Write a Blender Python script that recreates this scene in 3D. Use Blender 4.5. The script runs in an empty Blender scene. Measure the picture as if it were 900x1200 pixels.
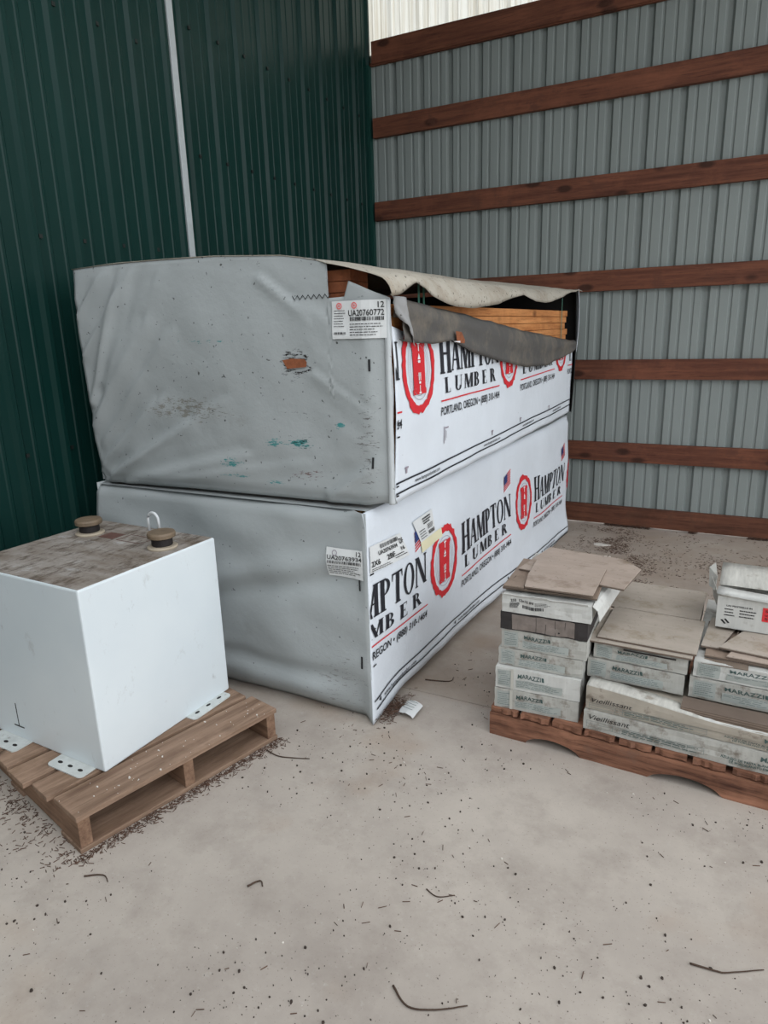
import bpy, bmesh, math, random
from mathutils import Vector, Matrix, noise
R=random.Random(7)
C=bpy.context.scene.collection
# ---------------------------------------------------------------- camera, world, light, exposure
ya,pi_,ro=.485,.262,-.030
fw=Vector((-math.sin(ya)*math.cos(pi_),math.cos(ya)*math.cos(pi_),-math.sin(pi_)))
r0=Vector((math.cos(ya),math.sin(ya),0)); u0=r0.cross(fw)
rr=r0*math.cos(ro)+u0*math.sin(ro); uu=-r0*math.sin(ro)+u0*math.cos(ro)
cam=bpy.data.cameras.new('camera'); co=bpy.data.objects.new('camera',cam); C.objects.link(co)
M=Matrix((rr,uu,-fw)).transposed().to_4x4(); M.translation=Vector((2.774,-5.224,1.49)); co.matrix_world=M
cam.sensor_fit='HORIZONTAL'; cam.sensor_width=36; cam.lens=36*798.36/900; cam.clip_start=.05
bpy.context.scene.camera=co
w=bpy.data.worlds.new('overcast'); bpy.context.scene.world=w; w.use_nodes=True
nt=w.node_tree; bg=nt.nodes['Background']
tc=nt.nodes.new('ShaderNodeTexCoord'); sx=nt.nodes.new('ShaderNodeSeparateXYZ'); rp=nt.nodes.new('ShaderNodeValToRGB')
nt.links.new(tc.outputs['Generated'],sx.inputs[0]); nt.links.new(sx.outputs['Z'],rp.inputs[0]); nt.links.new(rp.outputs[0],bg.inputs[0])
rp.color_ramp.elements[0].color=(.80,.84,.88,1); rp.color_ramp.elements[0].position=0
rp.color_ramp.elements[1].color=(1.0,1.03,1.06,1); rp.color_ramp.elements[1].position=.8
# the overcast is brighter towards the open (+X) side
mr=nt.nodes.new('ShaderNodeMapRange'); nt.links.new(sx.outputs['X'],mr.inputs[0]); mr.inputs[1].default_value=-1; mr.inputs[2].default_value=1; mr.inputs[3].default_value=1.1; mr.inputs[4].default_value=2.75
nt.links.new(mr.outputs[0],bg.inputs[1])
sc=bpy.context.scene
sc.view_settings.view_transform='Standard'; sc.view_settings.look='None'
sc.view_settings.gamma=1; sc.view_settings.use_curve_mapping=False
sc.view_settings.exposure=0.0
sc.cycles.max_bounces=8; sc.cycles.diffuse_bounces=5
# ---------------------------------------------------------------- materials
class NG:
    def __init__(s,m): s.m=m; s.t=m.node_tree; s.b=s.t.nodes['Principled BSDF']; s.tc=s.n('ShaderNodeTexCoord')
    def n(s,k,**kw):
        x=s.t.nodes.new(k)
        for a,v in kw.items():
            if hasattr(x,a): setattr(x,a,v)
            else: x.inputs[a].default_value=v
        return x
    def l(s,a,b): s.t.links.new(a,b)
    def co(s,scale=(1,1,1),rot=(0,0,0),loc=(0,0,0)):
        mp=s.n('ShaderNodeMapping'); s.l(s.tc.outputs['Object'],mp.inputs[0])
        mp.inputs['Scale'].default_value=scale; mp.inputs['Rotation'].default_value=rot; mp.inputs['Location'].default_value=loc
        return mp.outputs[0]
    def noise(s,scale,detail=4,rough=.6,sc=(1,1,1),rot=(0,0,0),loc=(0,0,0)):
        x=s.n('ShaderNodeTexNoise'); s.l(s.co(sc,rot,loc),x.inputs['Vector'])
        x.inputs['Scale'].default_value=scale; x.inputs['Detail'].default_value=detail; x.inputs['Roughness'].default_value=rough
        return x.outputs[0]
    def ramp(s,src,a,b,lo=0.,hi=1.):
        x=s.n('ShaderNodeMapRange'); s.l(src,x.inputs[0])
        x.inputs[1].default_value=a; x.inputs[2].default_value=b; x.inputs[3].default_value=lo; x.inputs[4].default_value=hi
        return x.outputs[0]
    def mix(s,fac,a,b,bt='MIX'):
        x=s.n('ShaderNodeMixRGB'); x.blend_type=bt
        for i,v in ((0,fac),(1,a),(2,b)):
            if hasattr(v,'links') or hasattr(v,'is_linked'): s.l(v,x.inputs[i])
            else: x.inputs[i].default_value=v if i==0 else (*v,1)
        return x.outputs[0]
    def math(s,op,a,b=0.):
        x=s.n('ShaderNodeMath'); x.operation=op
        for i,v in ((0,a),(1,b)):
            if hasattr(v,'is_linked'): s.l(v,x.inputs[i])
            else: x.inputs[i].default_value=v
        return x.outputs[0]
    def bump(s,h,strength,dist=.01):
        x=s.n('ShaderNodeBump'); s.l(h,x.inputs['Height']); x.inputs['Strength'].default_value=strength; x.inputs['Distance'].default_value=dist
        if s.b.inputs['Normal'].links: s.l(s.b.inputs['Normal'].links[0].from_socket,x.inputs['Normal'])
        s.l(x.outputs[0],s.b.inputs['Normal'])
def newmat(name,col,rough=.7,metal=0.,spec=.5):
    m=bpy.data.materials.new(name); m.use_nodes=True; g=NG(m)
    g.b.inputs['Base Color'].default_value=(*col,1); g.b.inputs['Roughness'].default_value=rough
    g.b.inputs['Metallic'].default_value=metal; g.b.inputs['Specular IOR Level'].default_value=spec
    return m,g
def srgb(r,g,b): return tuple(((c/255+.055)/1.055)**2.4 if c>10 else c/255/12.92 for c in (r,g,b))
def simple(name,rgb,rough=.7,var=.15,scale=6,bs=0.,dirt=None,metal=0.,spec=.5,sc_=(1,1,1)):
    m,g=newmat(name,srgb(*rgb),rough,metal,spec); c=srgb(*rgb)
    n=g.noise(scale,5,.65,sc=sc_)
    lo_=tuple(x*(1-var) for x in c); hi_=tuple(min(1,x*(1+var)) for x in c)
    col=g.mix(g.ramp(n,.3,.7),lo_,hi_)
    if dirt:
        dc,th,ds=dirt; dn=g.noise(ds,6,.7,loc=(3,1,2)); col=g.mix(g.ramp(dn,th,th+.12,0,.8),col,srgb(*dc))
    g.l(col,g.b.inputs['Base Color'])
    if bs: g.bump(n,bs)
    return m
def wood(name,rgb,dark,axis,rough=.75,knots=True,wear=None):
    m,g=newmat(name,srgb(*rgb),rough,spec=.3)
    s=[14,14,14]; s[axis]=.9
    n=g.noise(2.2,6,.65,sc=tuple(s)); n2=g.noise(3,3,.5)
    col=g.mix(g.ramp(n,.35,.68),srgb(*dark),srgb(*rgb))
    col=g.mix(g.ramp(n2,.3,.75,0,.45),col,tuple(x*.6 for x in srgb(*rgb)))
    n3=g.noise(7,5,.75,sc=tuple(s)); col=g.mix(g.ramp(n3,.52,.66,0,.6),col,tuple(x*.62 for x in srgb(*dark)))
    n4=g.noise(2.6,5,.7,loc=(1,8,3)); col=g.mix(g.ramp(n4,.5,.72,0,.35),col,tuple(min(1,x*1.5) for x in srgb(*rgb)))
    if knots:
        v=g.n('ShaderNodeTexVoronoi'); s2=[5.5,5.5,5.5]; s2[axis]=2.6
        g.l(g.co(tuple(s2)),v.inputs['Vector']); v.inputs['Scale'].default_value=1
        col=g.mix(g.ramp(v.outputs['Distance'],.10,.17,.75,0),col,tuple(x*.25 for x in srgb(*dark)))
    if wear:
        wn=g.noise(9,5,.7,loc=(5,5,1)); col=g.mix(g.ramp(wn,.55,.68,0,.7),col,srgb(*wear))
    g.l(col,g.b.inputs['Base Color']); g.bump(n,.35,.004)
    return m
MT={}
# concrete floor
m,g=newmat('concrete',(.4,.37,.35),.82,spec=.25)
c=g.mix(g.ramp(g.noise(1.1,6,.68),.32,.68),srgb(160,151,143),srgb(187,178,168))
c=g.mix(g.ramp(g.noise(5,6,.7,loc=(2,7,0)),.48,.75,0,.6),c,srgb(140,130,122))
c=g.mix(g.ramp(g.noise(2.1,3,.5,loc=(9,1,0)),.60,.74,0,.4),c,srgb(158,134,112))
c=g.mix(g.ramp(g.noise(160,2,.5),.66,.74,0,.55),c,srgb(88,78,70))
c=g.mix(g.ramp(g.noise(40,4,.7,loc=(1,1,1)),.6,.75,0,.25),c,srgb(200,196,190))
sp=g.n('ShaderNodeSeparateXYZ'); g.l(g.tc.outputs['Object'],sp.inputs[0])
du=g.math('MULTIPLY',g.ramp(sp.outputs['Y'],-2.9,-2.84,0,1),g.ramp(g.noise(1.6,6,.7,loc=(3,3,0)),.30,.62,.15,.62))   # unswept slab beyond the joint
c=g.mix(du,c,srgb(140,122,106))
g.l(c,g.b.inputs['Base Color']); g.bump(g.noise(70,4,.6),.12,.003); MT['concrete']=m
MT['bounce_gravel']=simple('bounce_gravel',(240,238,232),.9,.1,30,.3)  # outside ground made near-white to bounce light and look lit through the gap
def steel(name,rgb,rough,spec,dn=.12):
    m,g=newmat(name,srgb(*rgb),rough,spec=spec); c0=srgb(*rgb)
    n=g.noise(1.3,4,.6,sc=(1,1,.35)); c=g.mix(g.ramp(n,.3,.7),tuple(x*(1-dn) for x in c0),tuple(x*(1+dn) for x in c0))
    c=g.mix(g.ramp(g.noise(28,5,.7,sc=(1,1,.4)),.68,.8,0,.3),c,tuple(x*.6 for x in c0))
    g.l(c,g.b.inputs['Base Color']); g.l(g.ramp(g.noise(3,3),.3,.7,rough-.05,rough+.1),g.b.inputs['Roughness']); return m
MT['green']=steel('green_painted_steel',(12,46,42),.36,.22)
MT['greensteel_trim']=steel('green_corner_trim',(18,60,54),.45,.35)
MT['grey']=steel('grey_painted_steel',(134,141,139),.55,.25,.06)
MT['roof']=simple('roof_steel',(150,152,150),.6,.05)
MT['trimw']=simple('white_metal_trim',(176,182,184),.5,.08,20)
MT['screw']=simple('screw',(25,30,28),.5)
m,g=newmat('translucent_fibreglass',(.9,.9,.86),.5)
c=g.mix(g.ramp(g.noise(5,5,.7,sc=(6,3,.15)),.45,.70,0,.8),(.66,.65,.60),(.44,.38,.28)); g.l(c,g.b.inputs['Base Color'])
tb=g.n('ShaderNodeBsdfTranslucent'); g.l(c,tb.inputs[0]); ms=g.n('ShaderNodeMixShader'); ms.inputs[0].default_value=.85
g.l(g.b.outputs[0],ms.inputs[1]); g.l(tb.outputs[0],ms.inputs[2]); g.l(ms.outputs[0],g.t.nodes['Material Output'].inputs[0]); MT['fibre']=m
MT['girt']=wood('stained_girt_wood',(126,78,58),(80,46,35),0,wear=(90,57,45))
MT['girt2']=wood('stained_girt_wood_bottom',(114,72,54),(72,44,32),0,wear=(86,58,44))
MT['board']=wood('orange_lumber',(222,156,98),(170,104,56),1,knots=True)
MT['boardend']=simple('lumber_end',(140,82,52),.8,.25,40,.2)
MT['pallet']=wood('weathered_pallet_wood',(158,132,112),(112,88,72),1,wear=(128,104,84))
MT['palletx']=wood('weathered_pallet_wood_crosswise',(150,120,98),(104,78,62),0,wear=(118,92,72))
MT['palletr']=wood('red_brown_pallet_wood',(166,118,94),(60,34,26),0,wear=(118,90,76))
# grey end wrap with scuffs
def wrapmat(name,rgb,scuffs=(),speck=.71,grime=None,rough=.62,weave=True):
    m,g=newmat(name,srgb(*rgb),rough,spec=.3); c0=srgb(*rgb)
    c=g.mix(g.ramp(g.noise(1.6,5,.6),.3,.7),tuple(x*.92 for x in c0),tuple(min(1,x*1.06) for x in c0))
    c=g.mix(g.ramp(g.noise(60,3,.5),speck,speck+.05,0,.8),c,srgb(40,38,36))
    if grime: c=g.mix(g.ramp(g.noise(3.2,6,.75,loc=(4,2,8)),grime[1],grime[1]+.2,0,.6),c,srgb(*grime[0]))
    sep=g.n('ShaderNodeSeparateXYZ'); g.l(g.tc.outputs['Object'],sep.inputs[0])
    fine=g.noise(45,5,.8,sc=(.55,1,2.2),loc=(7,7,7))
    for (ax,cz,wd,hh,rgb2,th,amt) in scuffs:      # (u, z, half width, half height, colour, threshold)
        du=g.math('DIVIDE',g.math('SUBTRACT',sep.outputs['X'],ax),wd); dz=g.math('DIVIDE',g.math('SUBTRACT',sep.outputs['Z'],cz),hh)
        d=g.math('ADD',g.math('MULTIPLY',du,du),g.math('MULTIPLY',dz,dz))
        e=g.math('SUBTRACT',fine,g.math('MULTIPLY',d,.12))
        c=g.mix(g.ramp(e,th,th+.05,0,amt),c,srgb(*rgb2))
    g.l(c,g.b.inputs['Base Color'])
    g.bump(g.noise(7,5,.6),.25,.02)
    if weave: g.bump(g.noise(120,2,.5,sc=(1,1,.3)),.06,.003)
    return m
TEAL=(40,130,130); BRN=(86,62,50)
# object coordinates of the upper wrap are measured from the bundle's base (0.97,-1.73,0.87)
def U(x,z): return x-.97,z-.87
sc_u=[(*U(.94,1.465),.16,.012,TEAL,.52,.9),(*U(1.22,1.087),.05,.018,TEAL,.46,.9),(*U(1.33,1.087),.06,.02,TEAL,.44,.95),(*U(1.01,.995),.05,.022,TEAL,.45,.9),
 (*U(1.51,1.16),.02,.012,TEAL,.42,.9),(*U(1.2,.93),.04,.01,TEAL,.45,.9),(*U(1.02,.945),.07,.008,TEAL,.46,.8),
 (*U(.8,1.20),.24,.05,(118,112,100),.47,.7),(*U(1.335,1.375),.09,.07,(30,26,24),.50,1),(*U(1.34,1.09),.07,.05,(40,40,38),.53,.9),(*U(1.35,.97),.14,.03,(96,50,44),.55,.9),
 (*U(1.62,1.12),.06,.28,(92,88,84),.54,.8),(*U(1.28,1.20),.13,.012,(70,66,62),.54,.8)]
MT['wrapu']=wrapmat('grey_end_wrap_upper',(163,168,169),sc_u,speck=.685,grime=((128,126,120),.62))
MT['wrapl']=wrapmat('grey_end_wrap_lower',(160,165,166),[(.55,.15,.2,.25,(112,108,104),.55,.6)],grime=((124,122,118),.62))
MT['wrapw']=wrapmat('white_printed_wrap',(216,222,229),speck=.75,grime=((186,184,182),.64))
MT['corner']=wrapmat('grey_white_corner_wrap',(186,190,192),speck=.70)
MT['cover']=wrapmat('weathered_top_cover',(176,170,158),speck=.64,grime=((130,112,92),.5),rough=.8)
MT['lining']=wrapmat('dark_grey_wrap_lining',(88,86,84),speck=.72,grime=((132,122,108),.46),rough=.85)
MT['shadowin']=simple('shadowed_wrap_lining',(22,21,21),.9)  # dark lining with the shadow of the opening put into its colour
MT['foldgrey']=wrapmat('grey_wrap_fold',(150,150,150))
MT['ink']=simple('black_ink',(30,32,40),.6,.1)
MT['inkblack']=simple('label_ink',(28,28,30),.6,.1)
MT['red']=simple('red_ink',(205,36,46),.6,.08)
MT['ringgrey']=simple('grey_ring_ink',(150,140,150),.6,.05)
MT['white']=simple('white_ink',(232,232,234),.6,.03)
MT['navy']=simple('navy_ink',(36,56,110),.6,.05)
MT['label']=simple('white_label_paper',(214,216,216),.6,.05,12)
MT['pink']=simple('pink_ink',(222,120,120),.6)
MT['yellow']=simple('yellowed_film',(226,220,186),.5,.04)
MT['strap']=simple('green_strap',(70,120,104),.4)
# tank
m,g=newmat('white_tank_paint',srgb(212,220,224),.32,spec=.5)
c=g.mix(g.ramp(g.noise(1.5,4),.3,.7),srgb(206,215,220),srgb(218,225,228))
c=g.mix(g.ramp(g.noise(14,6,.8,sc=(1,1,.6),rot=(0,.5,.5)),.60,.72,0,.4),c,srgb(164,164,162))
c=g.mix(g.ramp(g.noise(5,6,.75,sc=(1,1,.5),loc=(1,3,5)),.63,.72,0,.7),c,srgb(128,122,116))
g.l(c,g.b.inputs['Base Color']); g.bump(g.noise(2.5,2),.1,.01); MT['tank']=m
m,g=newmat('dusty_tank_top',srgb(140,130,120),.8)
c=g.mix(g.ramp(g.noise(4,6,.7,sc=(1,2.5,1)),.35,.65),srgb(158,152,146),srgb(112,100,88))
c=g.mix(g.ramp(g.noise(13,6,.8,sc=(2,.7,1)),.50,.62,0,.85),c,srgb(70,56,44))
c=g.mix(g.ramp(g.noise(9,5,.7,loc=(4,4,4)),.6,.7,0,.5),c,srgb(190,192,192))
g.l(c,g.b.inputs['Base Color']); MT['tanktop']=m
MT['cap']=simple('rusty_brass_cap',(112,96,78),.6,.2,20,.2)
MT['rubber']=simple('black_gasket',(28,22,22),.7)
MT['capring']=simple('worn_cap_ring',(168,156,138),.6,.15,20)
MT['galv']=simple('white_scuffed_bracket',(196,200,198),.5,.12,20,dirt=((110,100,90),.6,30))
MT['decal']=simple('brown_decal',(96,68,60),.7,.2,20)
MT['cable']=simple('white_vent_pipe',(205,208,210),.5)
# cartons, tiles
MT['carton']=simple('grey_white_carton',(174,173,167),.85,.10,5,.1,sc_=(9,9,1),dirt=((112,100,88),.52,9))
MT['cartonw']=simple('white_carton',(196,196,192),.8,.08,5,.1,sc_=(9,9,1),dirt=((136,130,120),.58,9))
MT['cartontan']=simple('tan_grey_carton',(168,160,148),.88,.12,8,.1,dirt=((110,98,86),.56,14))
MT['cartonfold']=simple('bleached_carton_fold',(190,188,181),.85,.16,24,.3,sc_=(3,.5,1),dirt=((140,130,118),.56,14))
MT['cartonin']=simple('brown_carton_inside',(118,104,92),.9,.15)
MT['cartondark']=simple('black_carton',(46,42,42),.7,.2)
MT['sticker']=simple('stone_photo_panel',(122,112,106),.7,.25,18)
MT['printbg']=simple('pale_blue_print',(163,168,164),.8,.05)
MT['print']=simple('green_grey_print',(66,86,84),.8,.1)
MT['printlight']=simple('faded_print',(122,132,130),.8,.1)
MT['redsticker']=simple('red_sticker',(214,52,58),.5,.05)
MT['tape']=simple('clear_tape',(188,186,178),.35,.05)
def tilemat(name,a,b,stain=(110,92,72)):
    m,g=newmat(name,srgb(*a),.5)
    c=g.mix(g.ramp(g.noise(3,6,.7,sc=(1,3,1)),.3,.7),srgb(*a),srgb(*b))
    c=g.mix(g.ramp(g.noise(6,5,.7,loc=(3,3,3)),.52,.68,0,.75),c,srgb(*stain))
    c=g.mix(g.ramp(g.noise(60,3,.6),.66,.72,0,.6),c,srgb(60,48,40)); g.l(c,g.b.inputs['Base Color']); return m
MT['tile']=tilemat('beige_ceramic_tile',(184,168,156),(160,144,132))
MT['tile2']=tilemat('grey_ceramic_tile',(184,173,162),(160,150,138),(128,112,84))
MT['tile3']=tilemat('brown_ceramic_tile',(150,132,118),(134,116,102))
MT['tileedge']=simple('tile_edge',(106,92,82),.8)
MT['needle']=simple('dry_needles',(84,62,50),.9,.3,50)
MT['crumb']=simple('dark_crumbs',(58,48,42),.9,.3,50)
MT['twig']=simple('dry_twig',(70,54,44),.9,.2,40)
MT['chip']=simple('pale_chips',(206,200,192),.9,.1,40)

# ---------------------------------------------------------------- mesh helpers
class MB:
    def __init__(s): s.v=[]; s.f=[]; s.m=[]; s.mats=[]; s.cur=0
    def mat(s,k):
        if k not in s.mats: s.mats.append(k)
        s.cur=s.mats.index(k); return s
    def face(s,idx): s.f.append(tuple(idx)); s.m.append(s.cur)
    def poly(s,pts):
        i=len(s.v); s.v+= [tuple(p) for p in pts]; s.face(range(i,i+len(pts)))
    def box(s,a,b,T=None):
        x0,y0,z0=a; x1,y1,z1=b; i=len(s.v)
        P=[(x0,y0,z0),(x1,y0,z0),(x1,y1,z0),(x0,y1,z0),(x0,y0,z1),(x1,y0,z1),(x1,y1,z1),(x0,y1,z1)]
        if T: P=[tuple(T@Vector(p)) for p in P]
        s.v+=P
        for q in ((3,2,1,0),(4,5,6,7),(0,1,5,4),(1,2,6,5),(2,3,7,6),(3,0,4,7)): s.face([i+k for k in q])
    def prism(s,pts,z0,z1,T=None):
        n=len(pts); i=len(s.v); P=[(x,y,z0) for x,y in pts]+[(x,y,z1) for x,y in pts]
        if T: P=[tuple(T@Vector(p)) for p in P]
        s.v+=P; s.face([i+k for k in reversed(range(n))]); s.face([i+n+k for k in range(n)])
        for k in range(n): s.face((i+k,i+(k+1)%n,i+n+(k+1)%n,i+n+k))
    def grid(s,rows):
        i=len(s.v); n=len(rows[0])
        for r_ in rows: s.v+=[tuple(p) for p in r_]
        for a in range(len(rows)-1):
            for b in range(n-1): s.face((i+a*n+b,i+a*n+b+1,i+(a+1)*n+b+1,i+(a+1)*n+b))
    def tube(s,pts,r,n=6,cap=True,rf=None):
        P=[Vector(p) for p in pts]; i=len(s.v)
        for k,p in enumerate(P):
            t=(P[min(k+1,len(P)-1)]-P[max(k-1,0)]).normalized()
            a=t.cross(Vector((0,0,1)) if abs(t.z)<.9 else Vector((1,0,0))).normalized(); b=t.cross(a)
            q=r*(rf(k/(len(P)-1)) if rf else 1)
            for j in range(n):
                an=2*math.pi*j/n; s.v.append(tuple(p+(a*math.cos(an)+b*math.sin(an))*q))
        for k in range(len(P)-1):
            for j in range(n): s.face((i+k*n+j,i+k*n+(j+1)%n,i+(k+1)*n+(j+1)%n,i+(k+1)*n+j))
        if cap: s.face([i+j for j in reversed(range(n))]); s.face([i+(len(P)-1)*n+j for j in range(n)])
    def lathe(s,prof,cx,cy,n=28):
        i=len(s.v)
        for (r,z) in prof:
            for j in range(n): s.v.append((cx+r*math.cos(2*math.pi*j/n),cy+r*math.sin(2*math.pi*j/n),z))
        for k in range(len(prof)-1):
            for j in range(n): s.face((i+k*n+j,i+k*n+(j+1)%n,i+(k+1)*n+(j+1)%n,i+(k+1)*n+j))
        s.face([i+j for j in reversed(range(n))]); s.face([i+(len(prof)-1)*n+j for j in range(n)])
    def build(s,name,parent=None,off=(0,0,0),smooth=False,bevel=0,solid=0,label=None):
        me=bpy.data.meshes.new(name); o_=Vector(off)
        me.from_pydata([tuple(Vector(v)-o_) for v in s.v],[],s.f)
        for k in s.mats: me.materials.append(MT[k])
        me.polygons.foreach_set('material_index',s.m)
        if smooth: me.polygons.foreach_set('use_smooth',[True]*len(s.f))
        me.update()
        o=bpy.data.objects.new(name,me); C.objects.link(o)
        if parent: o.parent=parent
        if bevel:
            b=o.modifiers.new('bevel','BEVEL'); b.width=bevel; b.segments=2; b.limit_method='ANGLE'; b.angle_limit=math.radians(40)
        if solid:
            b=o.modifiers.new('solid','SOLIDIFY'); b.thickness=solid; b.offset=-1
        if label: o['label']=label
        return o
def struct(o): o['kind']='structure'; return o
def thing(name,label,cat,loc=(0,0,0),rz=0,group=None):
    o=bpy.data.objects.new(name,None); C.objects.link(o); o.location=loc; o.rotation_euler=(0,0,rz); o.empty_display_size=.1
    o['label']=label; o['category']=cat
    if group: o['group']=group
    return o
def tag(o,label,cat,group=None,kind=None):
    o['label']=label; o['category']=cat
    if group: o['group']=group
    if kind: o['kind']=kind
    return o
def lerp(tab,x):
    if x<=tab[0][0]: return tab[0][1]
    for (a,b),(c_,d) in zip(tab,tab[1:]):
        if x<=c_: return b+(d-b)*(x-a)/(c_-a)
    return tab[-1][1]
def sm(a,b,x):
    t=max(0,min(1,(x-a)/(b-a))); return t*t*(3-2*t)
def nz(*p): return noise.noise(Vector(p))

# ---- flat artwork (letters etc.) in (u,v), clipped, diced and laid on a surface function
def art(polys,mapf,matkey,name,parent,off,dice=.04,clip=None,label=None,keep=None):
    bm=bmesh.new()
    for P in polys:
        vs=[bm.verts.new((p[0],p[1],0)) for p in P]
        try: bm.faces.new(vs)
        except ValueError: pass
    def cut(pt,no,clear=False):
        bmesh.ops.bisect_plane(bm,geom=bm.verts[:]+bm.edges[:]+bm.faces[:],plane_co=pt,plane_no=no,clear_outer=clear)
    if clip:
        u0_,u1_,v0_,v1_=clip
        cut((u0_,0,0),(-1,0,0),True); cut((u1_,0,0),(1,0,0),True); 
        if bm.verts: cut((0,v0_,0),(0,-1,0),True)
        if bm.verts: cut((0,v1_,0),(0,1,0),True)
    if not bm.verts: bm.free(); return None
    if dice:
        us=[v.co.x for v in bm.verts]; vs=[v.co.y for v in bm.verts]
        k=math.floor(min(us)/dice)+1
        while k*dice<max(us): cut((k*dice,0,0),(1,0,0)); k+=1
        k=math.floor(min(vs)/dice)+1
        while k*dice<max(vs): cut((0,k*dice,0),(0,1,0)); k+=1
    if keep:
        bad=[f for f in bm.faces if not keep(f.calc_center_median().x,f.calc_center_median().y)]
        bmesh.ops.delete(bm,geom=bad,context='FACES')
        if not bm.faces: bm.free(); return None
    for v in bm.verts: v.co=Vector(mapf(v.co.x,v.co.y))-Vector(off)
    me=bpy.data.meshes.new(name); bm.to_mesh(me); bm.free(); me.materials.append(MT[matkey])
    o=bpy.data.objects.new(name,me); C.objects.link(o)
    if parent: o.parent=parent
    if label: o['label']=label
    return o
def rect(x0,y0,x1,y1): return [(x0,y0),(x1,y0),(x1,y1),(x0,y1)]
_tc={}
def textpolys(s_,h=1.0,xs=1.0,bold=0.,shear=0.):
    """built-in sans font as polygons; cap height h"""
    key=(s_,bold)
    if key not in _tc:
        cu=bpy.data.curves.new('t','FONT'); cu.body=s_; cu.size=1; cu.resolution_u=3; cu.offset=bold; cu.fill_mode='FRONT' if hasattr(cu,'fill_mode') else 'BOTH'
        o=bpy.data.objects.new('t',cu); C.objects.link(o)
        bpy.context.view_layer.update()
        me=bpy.data.meshes.new_from_object(o.evaluated_get(bpy.context.evaluated_depsgraph_get()))
        _tc[key]=[[(me.vertices[i].co.x,me.vertices[i].co.y) for i in p.vertices] for p in me.polygons]
        bpy.data.objects.remove(o); bpy.data.curves.remove(cu); bpy.data.meshes.remove(me)
    P=_tc[key]; k=h/.69
    return [[(x*k*xs+shear*y*k,y*k) for x,y in p] for p in P]
def place(polys,x,y,rot=0.,width=None,right=False):
    if width or right:
        mx=max(p[0] for q in polys for p in q); mn=min(p[0] for q in polys for p in q)
        if width:
            s_=width/(mx-mn); polys=[[((p[0]-mn)*s_,p[1]) for p in q] for q in polys]; mx=width
        if right: polys=[[(p[0]-mx,p[1]) for p in q] for q in polys]
    c_,s_=math.cos(rot),math.sin(rot)
    return [[(x+p[0]*c_-p[1]*s_,y+p[0]*s_+p[1]*c_) for p in q] for q in polys]
def textlines(x0,y0,x1,y1,n,rnd,fill=.45):
    out=[]
    for i in range(n):
        yy=y1-(i+.5)*(y1-y0)/n; hh=(y1-y0)/n*fill/2; x=x0
        end=x1-(x1-x0)*rnd.random()*.25
        while x<end:
            wd=min((x1-x0)*(.04+.1*rnd.random()),end-x); out.append(rect(x,yy-hh,x+wd,yy+hh)); x+=wd+(x1-x0)*.02
    return out
def barcode(x0,y0,x1,y1,n,rnd):
    out=[]; p=(x1-x0)/n
    for i in range(n):
        wd=p*(.3+.5*rnd.random()); out.append(rect(x0+i*p,y0,x0+i*p+wd,y1))
    return out
# serif capitals drawn from scratch, cap height 1
T_,t_=.25,.085
def ser(x,w,y,up): 
    h=.045; e=.07
    return [(x-e,y),(x+w+e,y),(x+w+e,y+h*up),(x-e,y+h*up)] if up>0 else [(x-e,y-h),(x+w+e,y-h),(x+w+e,y),(x-e,y)]
def st(x,w): return [rect(x,0,x+w,1),ser(x,w,0,1),ser(x,w,1,-1)]
def dg(xa,xb,w,y0=0,y1=1): return [(xa,y0),(xa+w,y0),(xb+w,y1),(xb,y1)]
def arc(cx,cy,rx,ry,ix,iy,a0,a1,n=14):
    out=[]
    for k in range(n):
        a=math.radians(a0+(a1-a0)*k/n); b=math.radians(a0+(a1-a0)*(k+1)/n)
        out.append([(cx+ix*math.cos(a),cy+iy*math.sin(a)),(cx+rx*math.cos(a),cy+ry*math.sin(a)),(cx+rx*math.cos(b),cy+ry*math.sin(b)),(cx+ix*math.cos(b),cy+iy*math.sin(b))])
    return out
G={}
G['H']=(.92,st(.08,T_)+st(.64,T_)+[rect(.28,.47,.64,.53)])
G['A']=(.92,[dg(.05,.40,t_),dg(.62,.36,T_),rect(.22,.30,.66,.355),ser(.05,t_,0,1),ser(.62,T_,0,1)])
G['M']=(1.12,st(.06,t_)+st(.84,T_)+[dg(.46,.06,T_*.95),dg(.46,.84,t_*1.2)])
G['P']=(.76,st(.08,T_)+arc(.30,.74,.40,.26,.22,.21,-90,90)+[rect(.2,.48,.31,.53),rect(.2,.95,.31,1)])
G['T']=(.82,[rect(.31,0,.31+T_,1),ser(.31,T_,0,1),rect(.02,.94,.80,1),[(.02,1),(.02,.76),(.06,.76),(.10,.95)],[(.80,1),(.72,.95),(.76,.76),(.80,.76)]])
G['O']=(.98,arc(.49,.5,.45,.52,.26,.47,0,360,24))
G['N']=(1.0,st(.08,t_)+st(.86,t_)+[dg(.74,.06,T_)])
G['L']=(.70,st(.08,T_)+[rect(.2,0,.66,.055),[(.60,.05),(.66,.0),(.66,.26),(.62,.26)]])
G['U']=(.95,[rect(.08,.3,.08+T_,1),rect(.78,.3,.84,1),ser(.08,T_,1,-1),ser(.78,t_,1,-1)]+arc(.46,.3,.38,.32,.18,.26,180,360))
G['B']=(.80,st(.08,T_)+arc(.32,.75,.34,.25,.17,.20,-90,90)+arc(.32,.27,.42,.27,.22,.22,-90,90)+[rect(.2,.95,.33,1),rect(.2,.49,.33,.54),rect(.2,0,.33,.05)])
G['E']=(.74,st(.08,T_)+[rect(.2,.945,.66,1),rect(.2,0,.70,.055),rect(.2,.475,.50,.53),rect(.46,.38,.50,.62),[(.62,.98),(.66,1),(.66,.76),(.63,.76)],[(.64,.05),(.70,0),(.70,.25),(.67,.25)]])
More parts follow.
